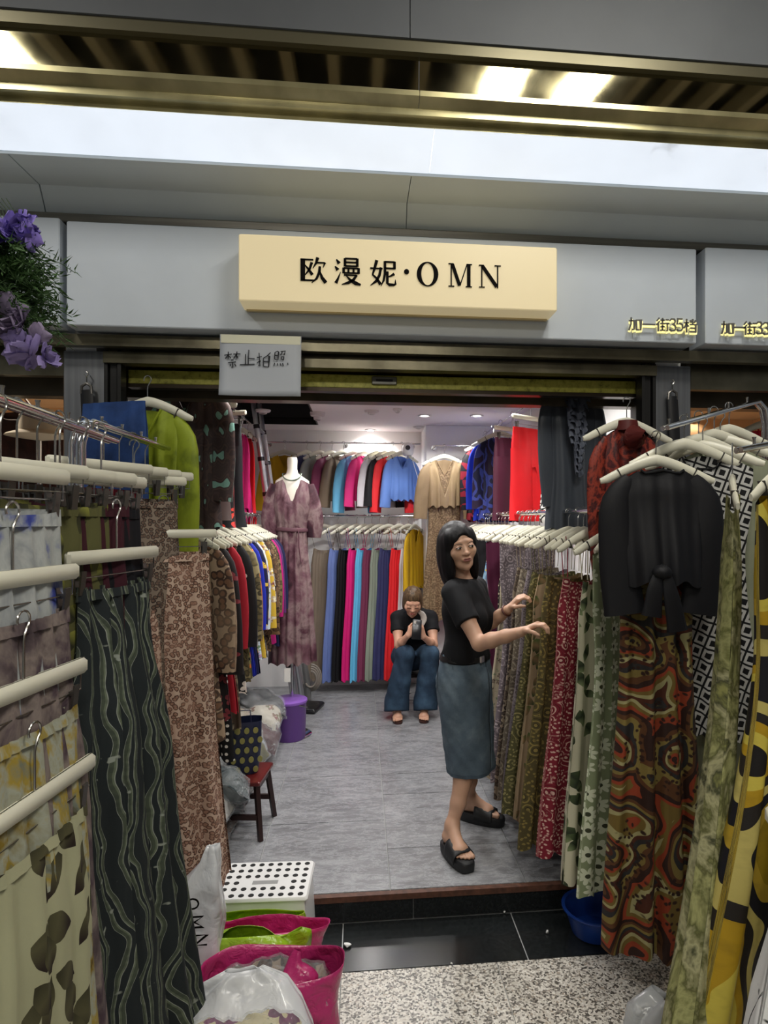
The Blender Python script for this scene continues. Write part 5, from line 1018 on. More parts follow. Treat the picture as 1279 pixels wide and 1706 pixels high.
pl = atZ(1212, 656, 2.5); downlight(pl.x, pl.y, 'bright round ceiling light in the right neighbour', 14, 'neighbour lights', 2.515, (1, .82, .62)); downlight(pl.x + .4, pl.y + 1.2, 'second round ceiling light in the right neighbour', 8, 'neighbour lights', 2.515, (1, .82, .62)); downlight(-2.0, 3.6, 'second round ceiling light in the left neighbour', 8, 'neighbour lights', 2.515, (1, .86, .66))
G('blouse', 'knit_jacket', (xY(28, 3.4), 3.4, 2.28), .1, fab('jacket_dark', 'tiedye', ['1c1614', '3a2420', '5a3028'], 8), 'dark brown knit jacket', 'in the left neighbour shop', 'jacket', 'clothes in the left neighbour shop', L=.7, W0=.19, W1=.2, D1=.06)
G('blouse', 'knit_jacket', (xY(78, 3.7), 3.7, 2.12), -.1, fab('jacket_rust', 'tiedye', ['3a1612', '6d2a20', '4a1c18'], 8), 'rust red knit jacket', 'in the left neighbour shop', 'jacket', 'clothes in the left neighbour shop', L=.7, W0=.19, W1=.2, D1=.06)
hb = MB().lathe([(.001, .16), (.06, .158), (.085, .13), (.095, .05), (.10, .045), (.14, .03), (.15, .022), (.001, .0)], 28, cap=False).build('sun_hat', mat('hat_cream', 'cfc6b4', .8)); hb.location = (xY(62, 3.3), 3.32, 2.0); tag(hb, 'cream brimmed hat on display in the left neighbour shop', 'hat')
hs = MB().tube([(0, 0, FZ), (0, 0, 2.0)], .012, 10).lathe([(.001, FZ), (.13, FZ), (.13, FZ + .015), (.015, FZ + .02)], 24, cap=False).build('hat_stand', M_chrome); hs.location = (xY(62, 3.3), 3.32, 0.0); tag(hs, 'slim chrome stand under the cream hat', 'stand')
G('blouse', 'knit_jacket', (xY(1277, 3.1), 3.1, 2.2), 0, fab('red_jacket', 'plain', ['b01a2a']), 'bright red jacket', 'in the right neighbour shop', 'jacket', 'clothes in the right neighbour shop', L=.7, W0=.14, W1=.16, D1=.05)
_a, _b = Vector((xY(28, 3.4), 3.4, 2.28)), Vector((xY(78, 3.7), 3.7, 2.12)); rail('clothes_rail', lerp(_a, _b, -.8), lerp(_a, _b, 1.25), .01, 'sloping chrome rail in the left neighbour shop'); rail('clothes_rail', (2.0, 3.1, 2.21), (3.5, 3.1, 2.21), .01, 'chrome rail in the right neighbour shop')
# ------------------------------------------------------------------ hanging flowers
pf_ = atY(20, 470, 2.05)
fl = empty('hanging_flowers', (pf_.x - .05, 2.05, pf_.z)); tag(fl, 'hanging basket of artificial green foliage with purple flowers', 'flowers')
rf = random.Random(11); m = MB()
def leafq(m, p, d, L, wd, n):
    d = d.normalized(); s_ = d.cross(n).normalized() * wd; m.add([p, p + d * L * .4 + s_, p + d * L - n * .01, p + d * L * .4 - s_], [(0, 1, 2, 3)])
def frond(c, d, L):
    d = d.normalized(); pts = [c + d * L * t_ + Vector((0, 0, -.5 * L * t_ * t_)) for t_ in (0, .25, .5, .75, 1)]
    m.tube(pts, .0012, 4, cap=False)
    for i in range(26):
        t_ = i / 25; p = c + d * L * t_ + Vector((0, 0, -.5 * L * t_ * t_)); o = Vector((rf.uniform(-1, 1), rf.uniform(-1, .4), rf.uniform(-.7, .5))) + d * .8
        leafq(m, p, o, rf.uniform(.02, .04), rf.uniform(.0020, .0036), Vector((rf.uniform(-1, 1), rf.uniform(-1, 1), rf.uniform(-1, 1))))
for i in range(420):
    z = rf.uniform(-.13, .13); c = Vector((rf.uniform(-.10, .06), rf.uniform(-.09, .06), z)); a = rf.uniform(-2.6, .8); frond(c, Vector((math.cos(a), math.sin(a) * .7, rf.uniform(-.3, .5))), rf.uniform(.09, .17))
fo = m.build('foliage', mat('foliage_green', '3c5a2c', .6, noise=.45, nscale=14), fl, smooth=False); fo['kind'] = 'stuff'
def petal_mesh(R, nP, seed, mt):
    q = random.Random(seed); m = MB()
    for k in range(nP):
        a = 2 * PI * k / nP * 2.4 + q.uniform(-.3, .3); el = q.uniform(-.3, 1.0); d = Vector((math.cos(a) * math.cos(el), math.sin(a) * math.cos(el) , math.sin(el))); s_ = d.cross(Vector((0, 0, 1))).normalized(); u = s_.cross(d); L = R * q.uniform(.7, 1.1); g = []
        for i in range(4):
            for j in range(4):
                x, y = i / 3, (j / 3 - .5) * 2; wd = .45 * L * math.sin(PI * (.15 + .8 * x)) ; g.append(d * L * x + s_ * y * wd + u * (.12 * L * math.sin(3 * y + k) * x + .15 * L * x * x))
        m.add(g, [(i * 4 + j, i * 4 + j + 4, i * 4 + j + 5, i * 4 + j + 1) for i in range(3) for j in range(3)])
    return m.mesh('blossom', mt, True, 180)
pm = [petal_mesh(.062, 22, 1, mat('petal_violet', '8a78cc', .6, noise=.2, nscale=30)), petal_mesh(.06, 18, 2, mat('petal_lilac', '8d7f9c', .6, noise=.25, nscale=30)), petal_mesh(.062, 12, 3, mat('petal_mauve', '8f80b4', .6, noise=.2, nscale=30))]
for px, py, k, sc in ((20, 388, 0, 1.0), (50, 392, 0, .85), (36, 376, 0, .8), (5, 395, 0, .9), (12, 520, 1, 1.0), (38, 540, 1, 1.0), (8, 555, 1, .9), (28, 572, 2, .8), (60, 560, 1, .7), (52, 594, 2, 1.0), (74, 597, 2, .7), (25, 592, 2, .7)):
    q = atY(px, py, 1.95) - Vector(fl.location); o = put(pm[k], 'blossom', fl, q); o.scale = (sc,) * 3; o.rotation_euler = (rf.uniform(.6, 1.4), rf.uniform(-.4, .4), rf.uniform(0, 6))
for k in range(6):
    q0 = atY(2 + 4 * k, 378, 1.98) - Vector(fl.location); q1 = atY(-30 + 8 * k, 330, 2.0) - Vector(fl.location); MB().tube([q0, lerp(q0, q1, .5) + Vector((.01, 0, .01)), q1], .0014, 5).build('stem', mat('stem_green', '34452c', .6), fl)
m = MB().tube([(-.04, .0, .1), (-.05, .03, .28), (-.06, .06, .55)], .0015, 5).tube([(.0, .05, -.1), (-.04, .02, .0), (-.04, .0, .1)], .002, 5); m.build('wire', M_wire, fl)
# ------------------------------------------------------------------ people: blended distance fields turned into one surface each
class Field:
    def __init__(s, lo, hi, h):
        s.lo = np.array(lo, float); s.h = h; s.n = np.ceil((np.array(hi) - s.lo) / h).astype(int) + 1
        s.F = np.full(s.n, .2, np.float32); s.ax = [s.lo[i] + h * np.arange(s.n[i]) for i in range(3)]
    def sub(s, lo, hi):
        a = np.clip(np.floor((np.array(lo) - s.lo) / s.h).astype(int), 0, s.n); b = np.clip(np.ceil((np.array(hi) - s.lo) / s.h).astype(int) + 1, 0, s.n)
        sl = tuple(slice(x, y) for x, y in zip(a, b)); X, Y, Z = np.meshgrid(*[s.ax[i][sl[i]] for i in range(3)], indexing='ij', sparse=True); return sl, X, Y, Z
    def comb(s, sl, d, k, op):
        A = s.F[sl]
        if A.size == 0: return
        d = d.astype(np.float32)
        if op == 'add':
            h = np.clip(.5 + .5 * (A - d) / k, 0, 1); s.F[sl] = A * (1 - h) + d * h - k * h * (1 - h)
        else:
            h = np.clip(.5 - .5 * (A + d) / k, 0, 1); s.F[sl] = A * (1 - h) + (-d) * h + k * h * (1 - h)
    def cap(s, p0, r0, p1, r1, k=.02, op='add'):
        p0, p1 = np.array(p0, float), np.array(p1, float); m = max(r0, r1) + k * 1.6 + .012
        sl, X, Y, Z = s.sub(np.minimum(p0, p1) - m, np.maximum(p0, p1) + m); d = p1 - p0; L = max(1e-9, d @ d)
        t = np.clip(((X - p0[0]) * d[0] + (Y - p0[1]) * d[1] + (Z - p0[2]) * d[2]) / L, 0, 1)
        s.comb(sl, np.sqrt((X - p0[0] - t * d[0]) ** 2 + (Y - p0[1] - t * d[1]) ** 2 + (Z - p0[2] - t * d[2]) ** 2) - (r0 + (r1 - r0) * t), k, op); return s
    def ell(s, c, r, R=None, k=.02, op='add'):
        c = np.array(c, float); r = np.array(r, float); m = r.max() + k * 1.6 + .012; sl, X, Y, Z = s.sub(c - m, c + m)
        R = np.eye(3) if R is None else np.array(R); x, y, z = X - c[0], Y - c[1], Z - c[2]
        q = [(R[0, i] * x + R[1, i] * y + R[2, i] * z) for i in range(3)]
        k0 = np.sqrt(sum((q[i] / r[i]) ** 2 for i in range(3))); k1 = np.sqrt(sum((q[i] / r[i] ** 2) ** 2 for i in range(3))) + 1e-9
        s.comb(sl, k0 * (k0 - 1) / k1, k, op); return s
    def chain(s, pts, k=.02):
        for (a, ra), (b, rb) in zip(pts[:-1], pts[1:]): s.cap(a, ra, b, rb, k)
        return s
    def cut(s, p, n):
        n = np.array(n, float); n /= np.linalg.norm(n); X, Y, Z = np.meshgrid(*s.ax, indexing='ij', sparse=True); d = (X - p[0]) * n[0] + (Y - p[1]) * n[1] + (Z - p[2]) * n[2]
        s.F = np.maximum(s.F, d.astype(np.float32)); return s
    def noise(s, amp, fn):
        X, Y, Z = np.meshgrid(*s.ax, indexing='ij', sparse=True); s.F = s.F + (amp * fn(X, Y, Z)).astype(np.float32); return s
    def mesh(s, name, mt, origin):
        F = s.F; ins = F < 0; n = F.shape
        c = np.zeros(tuple(q - 1 for q in n), np.uint8)
        offs = [(i, j, k) for i in (0, 1) for j in (0, 1) for k in (0, 1)]
        for o in offs: c += ins[o[0]:n[0] - 1 + o[0], o[1]:n[1] - 1 + o[1], o[2]:n[2] - 1 + o[2]]
        act = (c > 0) & (c < 8); I = np.argwhere(act); idx = np.full(c.shape, -1, np.int32); idx[act] = np.arange(len(I))
        P = np.zeros((len(I), 3)); W = np.zeros(len(I)); V = {o: F[I[:, 0] + o[0], I[:, 1] + o[1], I[:, 2] + o[2]] for o in offs}
        for a in offs:
            for ax in range(3):
                if a[ax]: continue
                b = tuple(1 if q == ax else a[q] for q in range(3)); fa, fb = V[a], V[b]; m = (fa < 0) != (fb < 0)
                t = np.where(m, fa / np.where(m, fa - fb, 1), 0); pt = np.tile(np.array(a, float), (len(I), 1)); pt[:, ax] += t; P[m] += pt[m]; W[m] += 1
        P = (P / W[:, None] + I) * s.h + s.lo - np.array(origin)
        faces = []
        for ax in range(3):
            sa = [slice(None)] * 3; sb = [slice(None)] * 3; sa[ax] = slice(0, -1); sb[ax] = slice(1, None)
            A, B = ins[tuple(sa)], ins[tuple(sb)]; E = np.argwhere(A != B); u, v = (ax + 1) % 3, (ax + 2) % 3
            E = E[(E[:, u] > 0) & (E[:, v] > 0) & (E[:, u] < n[u] - 1) & (E[:, v] < n[v] - 1)]
            def g(du, dv): q = E.copy(); q[:, u] += du; q[:, v] += dv; return idx[q[:, 0], q[:, 1], q[:, 2]]
            Q = np.stack([g(-1, -1), g(0, -1), g(0, 0), g(-1, 0)], 1); fl_ = ~A[E[:, 0], E[:, 1], E[:, 2]]; Q[fl_] = Q[fl_][:, ::-1]; faces.append(Q)
        Q = np.concatenate(faces); Q = Q[(Q >= 0).all(1)]
        # light smoothing
        for _ in range(2):
            acc = np.zeros_like(P); cnt = np.zeros(len(P))
            for k in range(4):
                a, b = Q[:, k], Q[:, (k + 1) % 4]
                for ax in range(3): acc[:, ax] += np.bincount(a, P[b, ax], len(P))
                cnt += np.bincount(a, minlength=len(P))
            P = P * .5 + .5 * acc / np.maximum(cnt, 1)[:, None]
        me = bpy.data.meshes.new(name); me.vertices.add(len(P)); me.vertices.foreach_set('co', P.astype(np.float32).ravel()); me.loops.add(Q.size); me.loops.foreach_set('vertex_index', Q.astype(np.int32).ravel())
        me.polygons.add(len(Q)); me.polygons.foreach_set('loop_start', np.arange(0, Q.size, 4, dtype=np.int32)); me.polygons.foreach_set('use_smooth', np.ones(len(Q), bool))
        me.update(calc_edges=True); me.validate(); me.materials.append(mt); return me
def skin_mat(name, c0, c1):
    t = NT(name); n1 = t.noise(t.coord(), 9, 4); t.out(t.mix(n1.outputs[0], lin(c0), lin(c1)), .5); t.b.inputs['Subsurface Weight'].default_value = .08; t.b.inputs['Subsurface Radius'].default_value = (.02, .008, .004); t.bump(t.noise(t.coord(), 180, 3).outputs[0], .05, .002); return t.m
def hair_mat(name, c0, c1, rough=.35):
    t = NT(name); mp = t.n('ShaderNodeMapping'); t.set(mp.inputs['Vector'], t.coord()); mp.inputs['Scale'].default_value = (160, 160, 9); nz = t.noise(mp.outputs[0], 1, 3); t.out(t.ramp(nz.outputs[0], [(.3, c0), (.7, c1)]), rough); t.bump(nz.outputs[0], .35, .004); t.b.inputs['Specular IOR Level'].default_value = .22; return t.m
class Head:
    """local frame: -y is the face, x to the viewer's right, origin mid head"""
    def __init__(s, c, face, pitch=0.0, roll=0.0, sc=1.0):
        yaw = math.atan2(face[0], -face[1]); s.R = Matrix.Rotation(yaw, 3, 'Z') @ Matrix.Rotation(pitch, 3, 'X') @ Matrix.Rotation(roll, 3, 'Y'); s.c = Vector(c); s.sc = sc; s.Rn = np.array(s.R)
    def w(s, p): return s.R @ (Vector(p) * s.sc) + s.c
    def e(s, F, c, r, k=.015, op='add'): F.ell(s.w(c), [q * s.sc for q in r], s.Rn, k, op)
    def cp(s, F, a, ra, b, rb, k=.012, op='add'): F.cap(s.w(a), ra * s.sc, s.w(b), rb * s.sc, k, op)
    def skull(s, F):
        s.e(F, (0, .016, .032), (.071, .088, .083), .02); s.e(F, (0, -.022, -.030), (.057, .060, .068), .03); s.cp(F, (-.020, -.046, -.082), .016, (.020, -.046, -.082), .016, .03); s.cp(F, (0, -.066, -.090), .014, (0, -.064, -.097), .013, .025)
        for x in (-1, 1): s.e(F, (x * .036, -.053, -.016), (.028, .026, .026), .028); s.cp(F, (x * .018, -.071, .032), .006, (x * .044, -.060, .030), .006, .022)
        s.cp(F, (0, -.075, .010), .0050, (0, -.0945, -.020), .0086, .014); s.e(F, (0, -.0925, -.023), (.0115, .011, .0088), .007)
        for x in (-1, 1): s.e(F, (x * .0128, -.0855, -.025), (.0078, .009, .0066), .006)
        for x in (-1, 1): s.e(F, (x * .0315, -.097, .006), (.017, .013, .0090), .010, 'sub'); s.e(F, (x * .0315, -.073, .006), (.0155, .0135, .0105), .006)
        s.e(F, (0, -.080, -.052), (.024, .014, .013), .010)
        for x in (-1, 1): s.e(F, (x * .074, .012, -.008), (.007, .018, .030), .006)
    def face_parts(s, root, lips, brow, closed=0.0, origin=(0, 0, 0)):
        o = Vector(origin); P = lambda p: s.w(p) - o
        def ellm(c, r, m, name, n=12):
            b = MB()
            for i in range(n + 1):
                for j in range(n + 1):
                    u, v = 2 * PI * i / n, PI * j / n; b.v.append(P((c[0] + r[0] * math.sin(v) * math.cos(u), c[1] + r[1] * math.sin(v) * math.sin(u), c[2] + r[2] * math.cos(v))))
            for i in range(n):
                for j in range(n): a = i * (n + 1) + j; b.f.append((a, a + 1, a + n + 2, a + n + 1))
            return b.build(name, m, root, ang=180)
        ew = mat('eye_white', 'b9b0a6', .3); ei = mat('eye_dark', '140d0a', .2)
        for x in (-1, 1):
            if closed < .5:
                e_ = ellm((x * .0315, -.0865, .0055), (.0125, .0034, .0042), ew, 'eye'); ellm((x * .0315 + .003, -.0885, .0056), (.0058, .0026, .0046), ei, 'iris').parent = e_
            b = MB(); zc = .0110 if closed < .5 else .002
            b.tube([P((x * .0315 - .0155, -.0825, zc - .004)), P((x * .0315 - .008, -.0885, zc)), P((x * .0315, -.0905, zc + .001)), P((x * .0315 + .008, -.0885, zc)), P((x * .0315 + .0155, -.0825, zc - .004))], .0017, 6).build('eyelid_line', ei, root)
            b = MB(); b.tube([P((x * .014, -.0905, .0215)), P((x * .026, -.0895, .0265)), P((x * .040, -.083, .0265)), P((x * .050, -.0735, .022))], [.0016, .0021, .0018, .0008], 6, flat=.8).build('eyebrow', brow, root)
        for dz, rz_, nm in ((-.0475, .0034, 'upper_lip'), (-.056, .0044, 'lower_lip')):
            MB().tube([P((-.0215, -.083, -.0535)), P((-.012, -.0915, dz)), P((0, -.0945, dz - (.001 if dz > -.05 else 0))), P((.012, -.0915, dz)), P((.0215, -.083, -.0535))], [.001, rz_, rz_, rz_, .001], 8).build(nm, lips, root)
        MB().tube([P((-.021, -.0845, -.0535)), P((-.01, -.0945, -.0515)), P((.01, -.0945, -.0515)), P((.021, -.0845, -.0535))], .0009, 5).build('mouth_line', ei, root)
        for x in (-1, 1): ellm((x * .0066, -.0945, -.0300), (.003, .0033, .0014), ei, 'nostril', 8)
def hand(F, wrist, fwd, palm_n, side, curl, sc=1.0, thumb=(.5, .5), k=.006, spread=.0):
    """palm from the wrist along fwd; fingers bend towards palm_n; side points to the thumb"""
    f = Vector(fwd).normalized(); n = Vector(palm_n); n = (n - f * n.dot(f)).normalized(); s = Vector(side); s = (s - f * s.dot(f) - n * s.dot(n)).normalized(); w_ = Vector(wrist)
    for a in (-.024, -.008, .008, .024): F.cap(w_ + s * a * .6 * sc, .014 * sc, w_ + f * .082 * sc + s * a * sc, .0125 * sc, .012)
    for i, (a, L) in enumerate(((.027, .070), (.0095, .078), (-.0085, .072), (-.026, .056))):
        c = curl[i] if hasattr(curl, '__len__') else curl; p = w_ + f * .086 * sc + s * a * sc; d = f; ang = 0
        for seg, (q, r) in enumerate(((.45, .0088), (.31, .0079), (.24, .0070))):
            ang += c * (.55 if seg == 0 else .9); d = f * math.cos(ang) + n * math.sin(ang) + s * spread * (a / .027) * .2; p2 = p + d.normalized() * L * q * sc; F.cap(p, r * sc, p2, r * .93 * sc, k * .6); p = p2
    p = w_ + f * .03 * sc + s * .022 * sc; d = (f * .6 + s * .7 + n * thumb[0] * .6).normalized(); p2 = p + d * .036 * sc; F.cap(p, .0125 * sc, p2, .0105 * sc, k * 1.6); d2_ = (f * .9 + s * (.25 - thumb[1] * .4) + n * thumb[1]).normalized(); p3 = p2 + d2_ * .03 * sc; F.cap(p2, .0100 * sc, p3, .0088 * sc, k); F.cap(p3, .0088 * sc, p3 + (d2_ + n * .3).normalized() * .02 * sc, .0078 * sc, k)
def foot(F, heel, toe, z0, ankle, sc=1.0):
    h_, t_ = Vector((heel[0], heel[1], z0)), Vector((toe[0], toe[1], z0)); f = (t_ - h_).normalized(); s = Vector((-f.y, f.x, 0)); up = Vector((0, 0, 1)); L = (t_ - h_).length
    F.cap(h_ + f * .03 + up * .032, .030, Vector(ankle), .030, .02); F.cap(h_ + f * .03 + up * .028, .028, h_ + f * L * .68 + up * .020, .026, .02); F.cap(Vector(ankle) + f * .01 - up * .01, .030, h_ + f * L * .66 + up * .022, .024, .025); F.cap(h_ + f * L * .66 + s * .022 + up * .017, .019, h_ + f * L * .66 - s * .024 + up * .017, .017, .02)
    return f, s, L, h_
def toes(F, f, s, L, h_, big):
    up = Vector((0, 0, 1))
    for i, (a, ln, r) in enumerate(((.030, 1.0, .0115), (.012, .99, .0085), (-.003, .95, .008), (-.017, .90, .0075), (-.030, .84, .007))):
        F.cap(h_ + f * L * .70 + s * a * big + up * .016, r, h_ + f * (L * ln - r) + s * a * 1.05 * big + up * (r + .001), r, .004)
def frame2(f): return Matrix(((f.x, -f.y, 0), (f.y, f.x, 0), (0, 0, 1)))

# ---------------------------------------------------------------- standing woman
M_skA = skin_mat('skin_warm', 'bb9277', 'c59d86'); M_hairA = hair_mat('hair_black', '060608', '131215', .5); M_tee = fab('tee_black', 'plain', ['0e0f13'], rough=.8)
OA = Vector((.52, 3.12, 0)); wa = empty('person', OA); tag(wa, 'standing person with black bob, black T-shirt and denim skirt, browsing the printed dresses', 'person')
rs, ls = Vector((.445, 3.005, 1.255)), Vector((.60, 3.25, 1.255)); re, le = Vector((.545, 2.865, 1.035)), Vector((.635, 3.18, 1.06)); rw, lw = Vector((.70, 2.70, 1.115)), Vector((.725, 3.045, 1.165))
hd = Head((.487, 3.10, 1.470), (.22, -.97), .04, -.17, 1.03)
F = Field((.30, 2.5, .0), (.86, 3.5, 1.63), .0036)
face_dir = Vector((.25, -.16, 0)).normalized(); sh_dir = (ls - rs).normalized()
Rb = np.array(Matrix(((face_dir.x, -face_dir.y, 0), (face_dir.y, face_dir.x, 0), (0, 0, 1))))   # local x = facing
hd.skull(F); F.cap(hd.w((0, .035, -.05)), .043, (.515, 3.13, 1.27), .050, .012)
def torsoA(F, g=0.0):
    F.ell((.525, 3.13, 1.17), (.095 + g, .150 + g, .13 + g), Rb, .04).ell((.53, 3.13, 1.00), (.088 + g, .125 + g, .16 + g), Rb, .05).ell((.525, 3.14, .84), (.098 + g, .135 + g, .12 + g), Rb, .05); F.cap(rs + (ls - rs) * .12, .045 + g, ls - (ls - rs) * .12, .045 + g, .04)
    for sg in (-1, 1): c = Vector((.525, 3.13, 1.12)) + face_dir * .075 + sh_dir * .065 * sg; F.ell(c, (.05 + g, .055 + g, .055 + g), Rb, .04)
torsoA(F)
F.chain([(rs, .044), (lerp(rs, re, .5), .041), (re, .034)], .02); F.chain([(re, .034), (lerp(re, rw, .3), .0345), (lerp(re, rw, .65), .029), (rw, .0225)], .015)
F.chain([(ls, .044), (lerp(ls, le, .5), .041), (le, .034)], .02); F.chain([(le, .034), (lerp(le, lw, .3), .0345), (lerp(le, lw, .65), .029), (lw, .0225)], .015)
hand(F, rw, (.60, -.42, .38), (.15, -.05, -1), (-.25, -.6, .55), (.75, .8, .85, .95), .95, (.3, .8))
hand(F, lw, (.42, -.30, .55), (.5, .1, -.9), (-.5, -.7, .2), (.8, .85, .9, .95), .93, (.3, .7))
rk, ra = Vector((.552, 3.078, .45)), Vector((.440, 3.015, .135)); lk, la = Vector((.575, 3.20, .45)), Vector((.578, 3.33, .135))
F.chain([((.515, 3.10, .84), .07), (lerp(Vector((.515, 3.10, .84)), rk, .6), .056), (rk, .050)], .03); F.chain([(rk, .052), (lerp(rk, ra, .3) + Vector((-.012, .006, 0)), .050), (lerp(rk, ra, .7), .036), (ra, .029)], .02)
F.chain([((.54, 3.18, .84), .07), (lerp(Vector((.54, 3.18, .84)), lk, .6), .056), (lk, .050)], .03); F.chain([(lk, .052), (lerp(lk, la, .3) + Vector((-.012, .01, 0)), .050), (lerp(lk, la, .7), .036), (la, .029)], .02)
SZ = .048
hr, tr_ = (.415, 3.045), (.487, 2.835); hl, tl = (.545, 3.36), (.735, 3.25)
f1 = foot(F, hr, tr_, SZ, ra); toes(F, *f1, 1); f2 = foot(F, hl, tl, SZ, la); toes(F, *f2, -1)
bodyA = put(F.mesh('body', M_skA, OA), 'body', wa)
hd.face_parts(wa, mat('lips_a', '8a5148', .45), M_hairA, 0, OA)
# hair: bob
F = Field((.34, 2.95, 1.18), (.64, 3.27, 1.62), .0036)
hd.e(F, (0, .022, .040), (.084, .100, .089), .02); hd.e(F, (0, .062, -.05), (.082, .060, .125), .03); hd.e(F, (-.072, .02, -.065), (.034, .066, .130), .03); hd.e(F, (.068, .02, -.06), (.028, .055, .115), .03); hd.e(F, (-.070, -.022, -.07), (.024, .034, .105), .02)
hd.e(F, (.060, -.026, .03), (.022, .034, .055), .02); hd.e(F, (-.058, -.036, .045), (.026, .034, .05), .02)
hd.e(F, (.006, -.125, -.012), (.056, .092, .096), .008, 'sub'); hd.e(F, (.0, -.02, -.15), (.055, .09, .05), .01, 'sub')
F.noise(.0012, lambda X, Y, Z: np.sin(160 * X + 40 * Y + 9 * Z) * np.sin(140 * Y - 50 * X))
put(F.mesh('hair', M_hairA, OA), 'hair', wa)
# T-shirt
F = Field((.34, 2.8, .84), (.72, 3.42, 1.36), .0045)
torsoA(F, .012); F.ell((.53, 3.135, .93), (.105, .15, .10), Rb, .04)
F.cap(rs, .056, lerp(rs, re, .62), .060, .03); F.cap(ls, .056, lerp(ls, le, .60), .060, .03); F.cap((.505, 3.12, 1.31), .06, (.515, 3.125, 1.25), .07, .03)
F.noise(.0036, lambda X, Y, Z: np.sin(38 * Z + 25 * X + 6 * np.sin(14 * Y)) * np.sin(22 * (X + Y)))
F.cut((0, 0, .905), (0, 0, -1))
d_ = (re - rs); X_, Y_, Z_ = np.meshgrid(*F.ax, indexing='ij', sparse=True)
def sleeve_cut(F, a, b, q):
    d = (b - a); p = a + d * q; dn = d.normalized(); D = (X_ - p.x) * dn.x + (Y_ - p.y) * dn.y + (Z_ - p.z) * dn.z
    mask = ((X_ - p.x) ** 2 + (Y_ - p.y) ** 2 + (Z_ - p.z) ** 2) < .115 ** 2; return np.where(mask, D, -1.0)
arm = np.sqrt((X_ - .53) ** 2 + (Y_ - 3.13) ** 2) * 0 + 1
F2 = Field((.34, 2.8, .84), (.72, 3.42, 1.36), .0045); torsoA(F2, .012); F2.ell((.53, 3.135, .93), (.105, .15, .10), Rb, .04); F2.cap((.505, 3.12, 1.31), .06, (.515, 3.125, 1.25), .07, .03); F2.cut((0, 0, .905), (0, 0, -1))
F.F = np.minimum(np.maximum(np.maximum(F.F, sleeve_cut(F, rs, re, .60).astype(np.float32)), sleeve_cut(F, ls, le, .58).astype(np.float32)), F2.F)
F.cut((.505, 3.12, 1.318), (.12, -.08, 1))
put(F.mesh('t_shirt', M_tee, OA), 't_shirt', wa)
# denim skirt
M_dn = fab('denim_skirt', 'denim', ['3a4856', '4c5b68', '76858f'], 1, .85); M_dn2 = fab('denim_hem', 'denim', ['2c3947', '3d4b58', '65747e'], 1, .85)
rg = []
for z, hx_, hy_, cx_, cy_ in ((.945, .104, .138, .524, 3.135), (.90, .116, .150, .524, 3.138), (.82, .131, .166, .523, 3.14), (.70, .130, .165, .527, 3.14), (.55, .120, .158, .540, 3.14), (.44, .114, .152, .550, 3.14), (.355, .112, .150, .556, 3.14)): rg.append((z, hx_, hy_, cx_, cy_))
m = MB(); n = 64; uv = []
fine = [tuple(lerp(a, b, q / 5) for a, b in zip(rg[i], rg[i + 1])) for i in range(len(rg) - 1) for q in range(5)] + [rg[-1]]
for i, (z, hx_, hy_, cx_, cy_) in enumerate(fine):
    for k in range(n + 1):
        t_ = 2 * PI * k / n; lx, ly = spow(math.cos(t_), .9) * hx_, spow(math.sin(t_), .9) * hy_; wr = .0035 * math.sin(9 * t_ + 40 * z) * math.sin(31 * z + 3 * t_) + .003 * math.sin(5 * t_ - 22 * z)
        s_ = 1 + wr / .13; v = Matrix(Rb.tolist()) @ Vector((lx * s_, ly * s_, 0)); m.v.append((v.x + cx_ - OA.x, v.y + cy_ - OA.y, z)); m.uv[len(m.v) - 1] = (t_ * .14, z)
for i in range(len(fine) - 1):
    for k in range(n): a = i * (n + 1) + k; m.f.append((a, a + n + 1, a + n + 2, a + 1))
sk = m.build('denim_skirt', M_dn, wa, ang=180); md = sk.modifiers.new('thickness', 'SOLIDIFY'); md.thickness = .003
def ring_at(z0, z1, grow, t0, t1, name, mt, par, steps=24):
    """band lying on the skirt surface between two angles"""
    m = MB()
    def pt(z, t_):
        for a, b in zip(rg[:-1], rg[1:]):
            if a[0] >= z >= b[0]: q = (a[0] - z) / (a[0] - b[0]); r_ = [lerp(x, y, q) for x, y in zip(a, b)]; break
        else: r_ = list(rg[0] if z > rg[0][0] else rg[-1])
        wr = .0035 * math.sin(9 * t_ + 40 * z) * math.sin(31 * z + 3 * t_) + .003 * math.sin(5 * t_ - 22 * z); s_ = 1 + wr / .13
        v = Matrix(Rb.tolist()) @ Vector((spow(math.cos(t_), .9) * r_[1] * s_ + math.cos(t_) * grow, spow(math.sin(t_), .9) * r_[2] * s_ + math.sin(t_) * grow, 0)); return (v.x + r_[3] - OA.x, v.y + r_[4] - OA.y, z)
    for i in range(steps + 1): t_ = lerp(t0, t1, i / steps); m.v += [pt(z0, t_), pt(z1, t_)]; m.uv[2 * i] = (t_ * .14, z0); m.uv[2 * i + 1] = (t_ * .14, z1)
    for i in range(steps): m.f.append((2 * i, 2 * i + 2, 2 * i + 3, 2 * i + 1))
    return m.build(name, mt, par, ang=180)
ring_at(.372, .356, .0022, 0, 2 * PI, 'hem', M_dn2, sk, 64); ring_at(.945, .912, .003, 0, 2 * PI, 'waistband', M_dn2, sk, 64)
ring_at(.86, .775, .004, -2.75, -2.25, 'back_pocket', M_dn2, sk, 10); ring_at(.90, .36, .0016, -PI / 2 - .02, -PI / 2 + .02, 'side_seam', M_dn2, sk, 2)
bl = ring_at(.938, .914, .0065, 0, 2 * PI, 'belt', M_black, sk, 64)
v = Matrix(Rb.tolist()) @ Vector((.112, -.05, 0)); MB().box((v.x + .524 - OA.x, v.y + 3.135 - OA.y, .926), (.012, .045, .034), rz=math.atan2(face_dir.y, face_dir.x), bev=.003).build('buckle', M_chrome, bl, smooth=False)
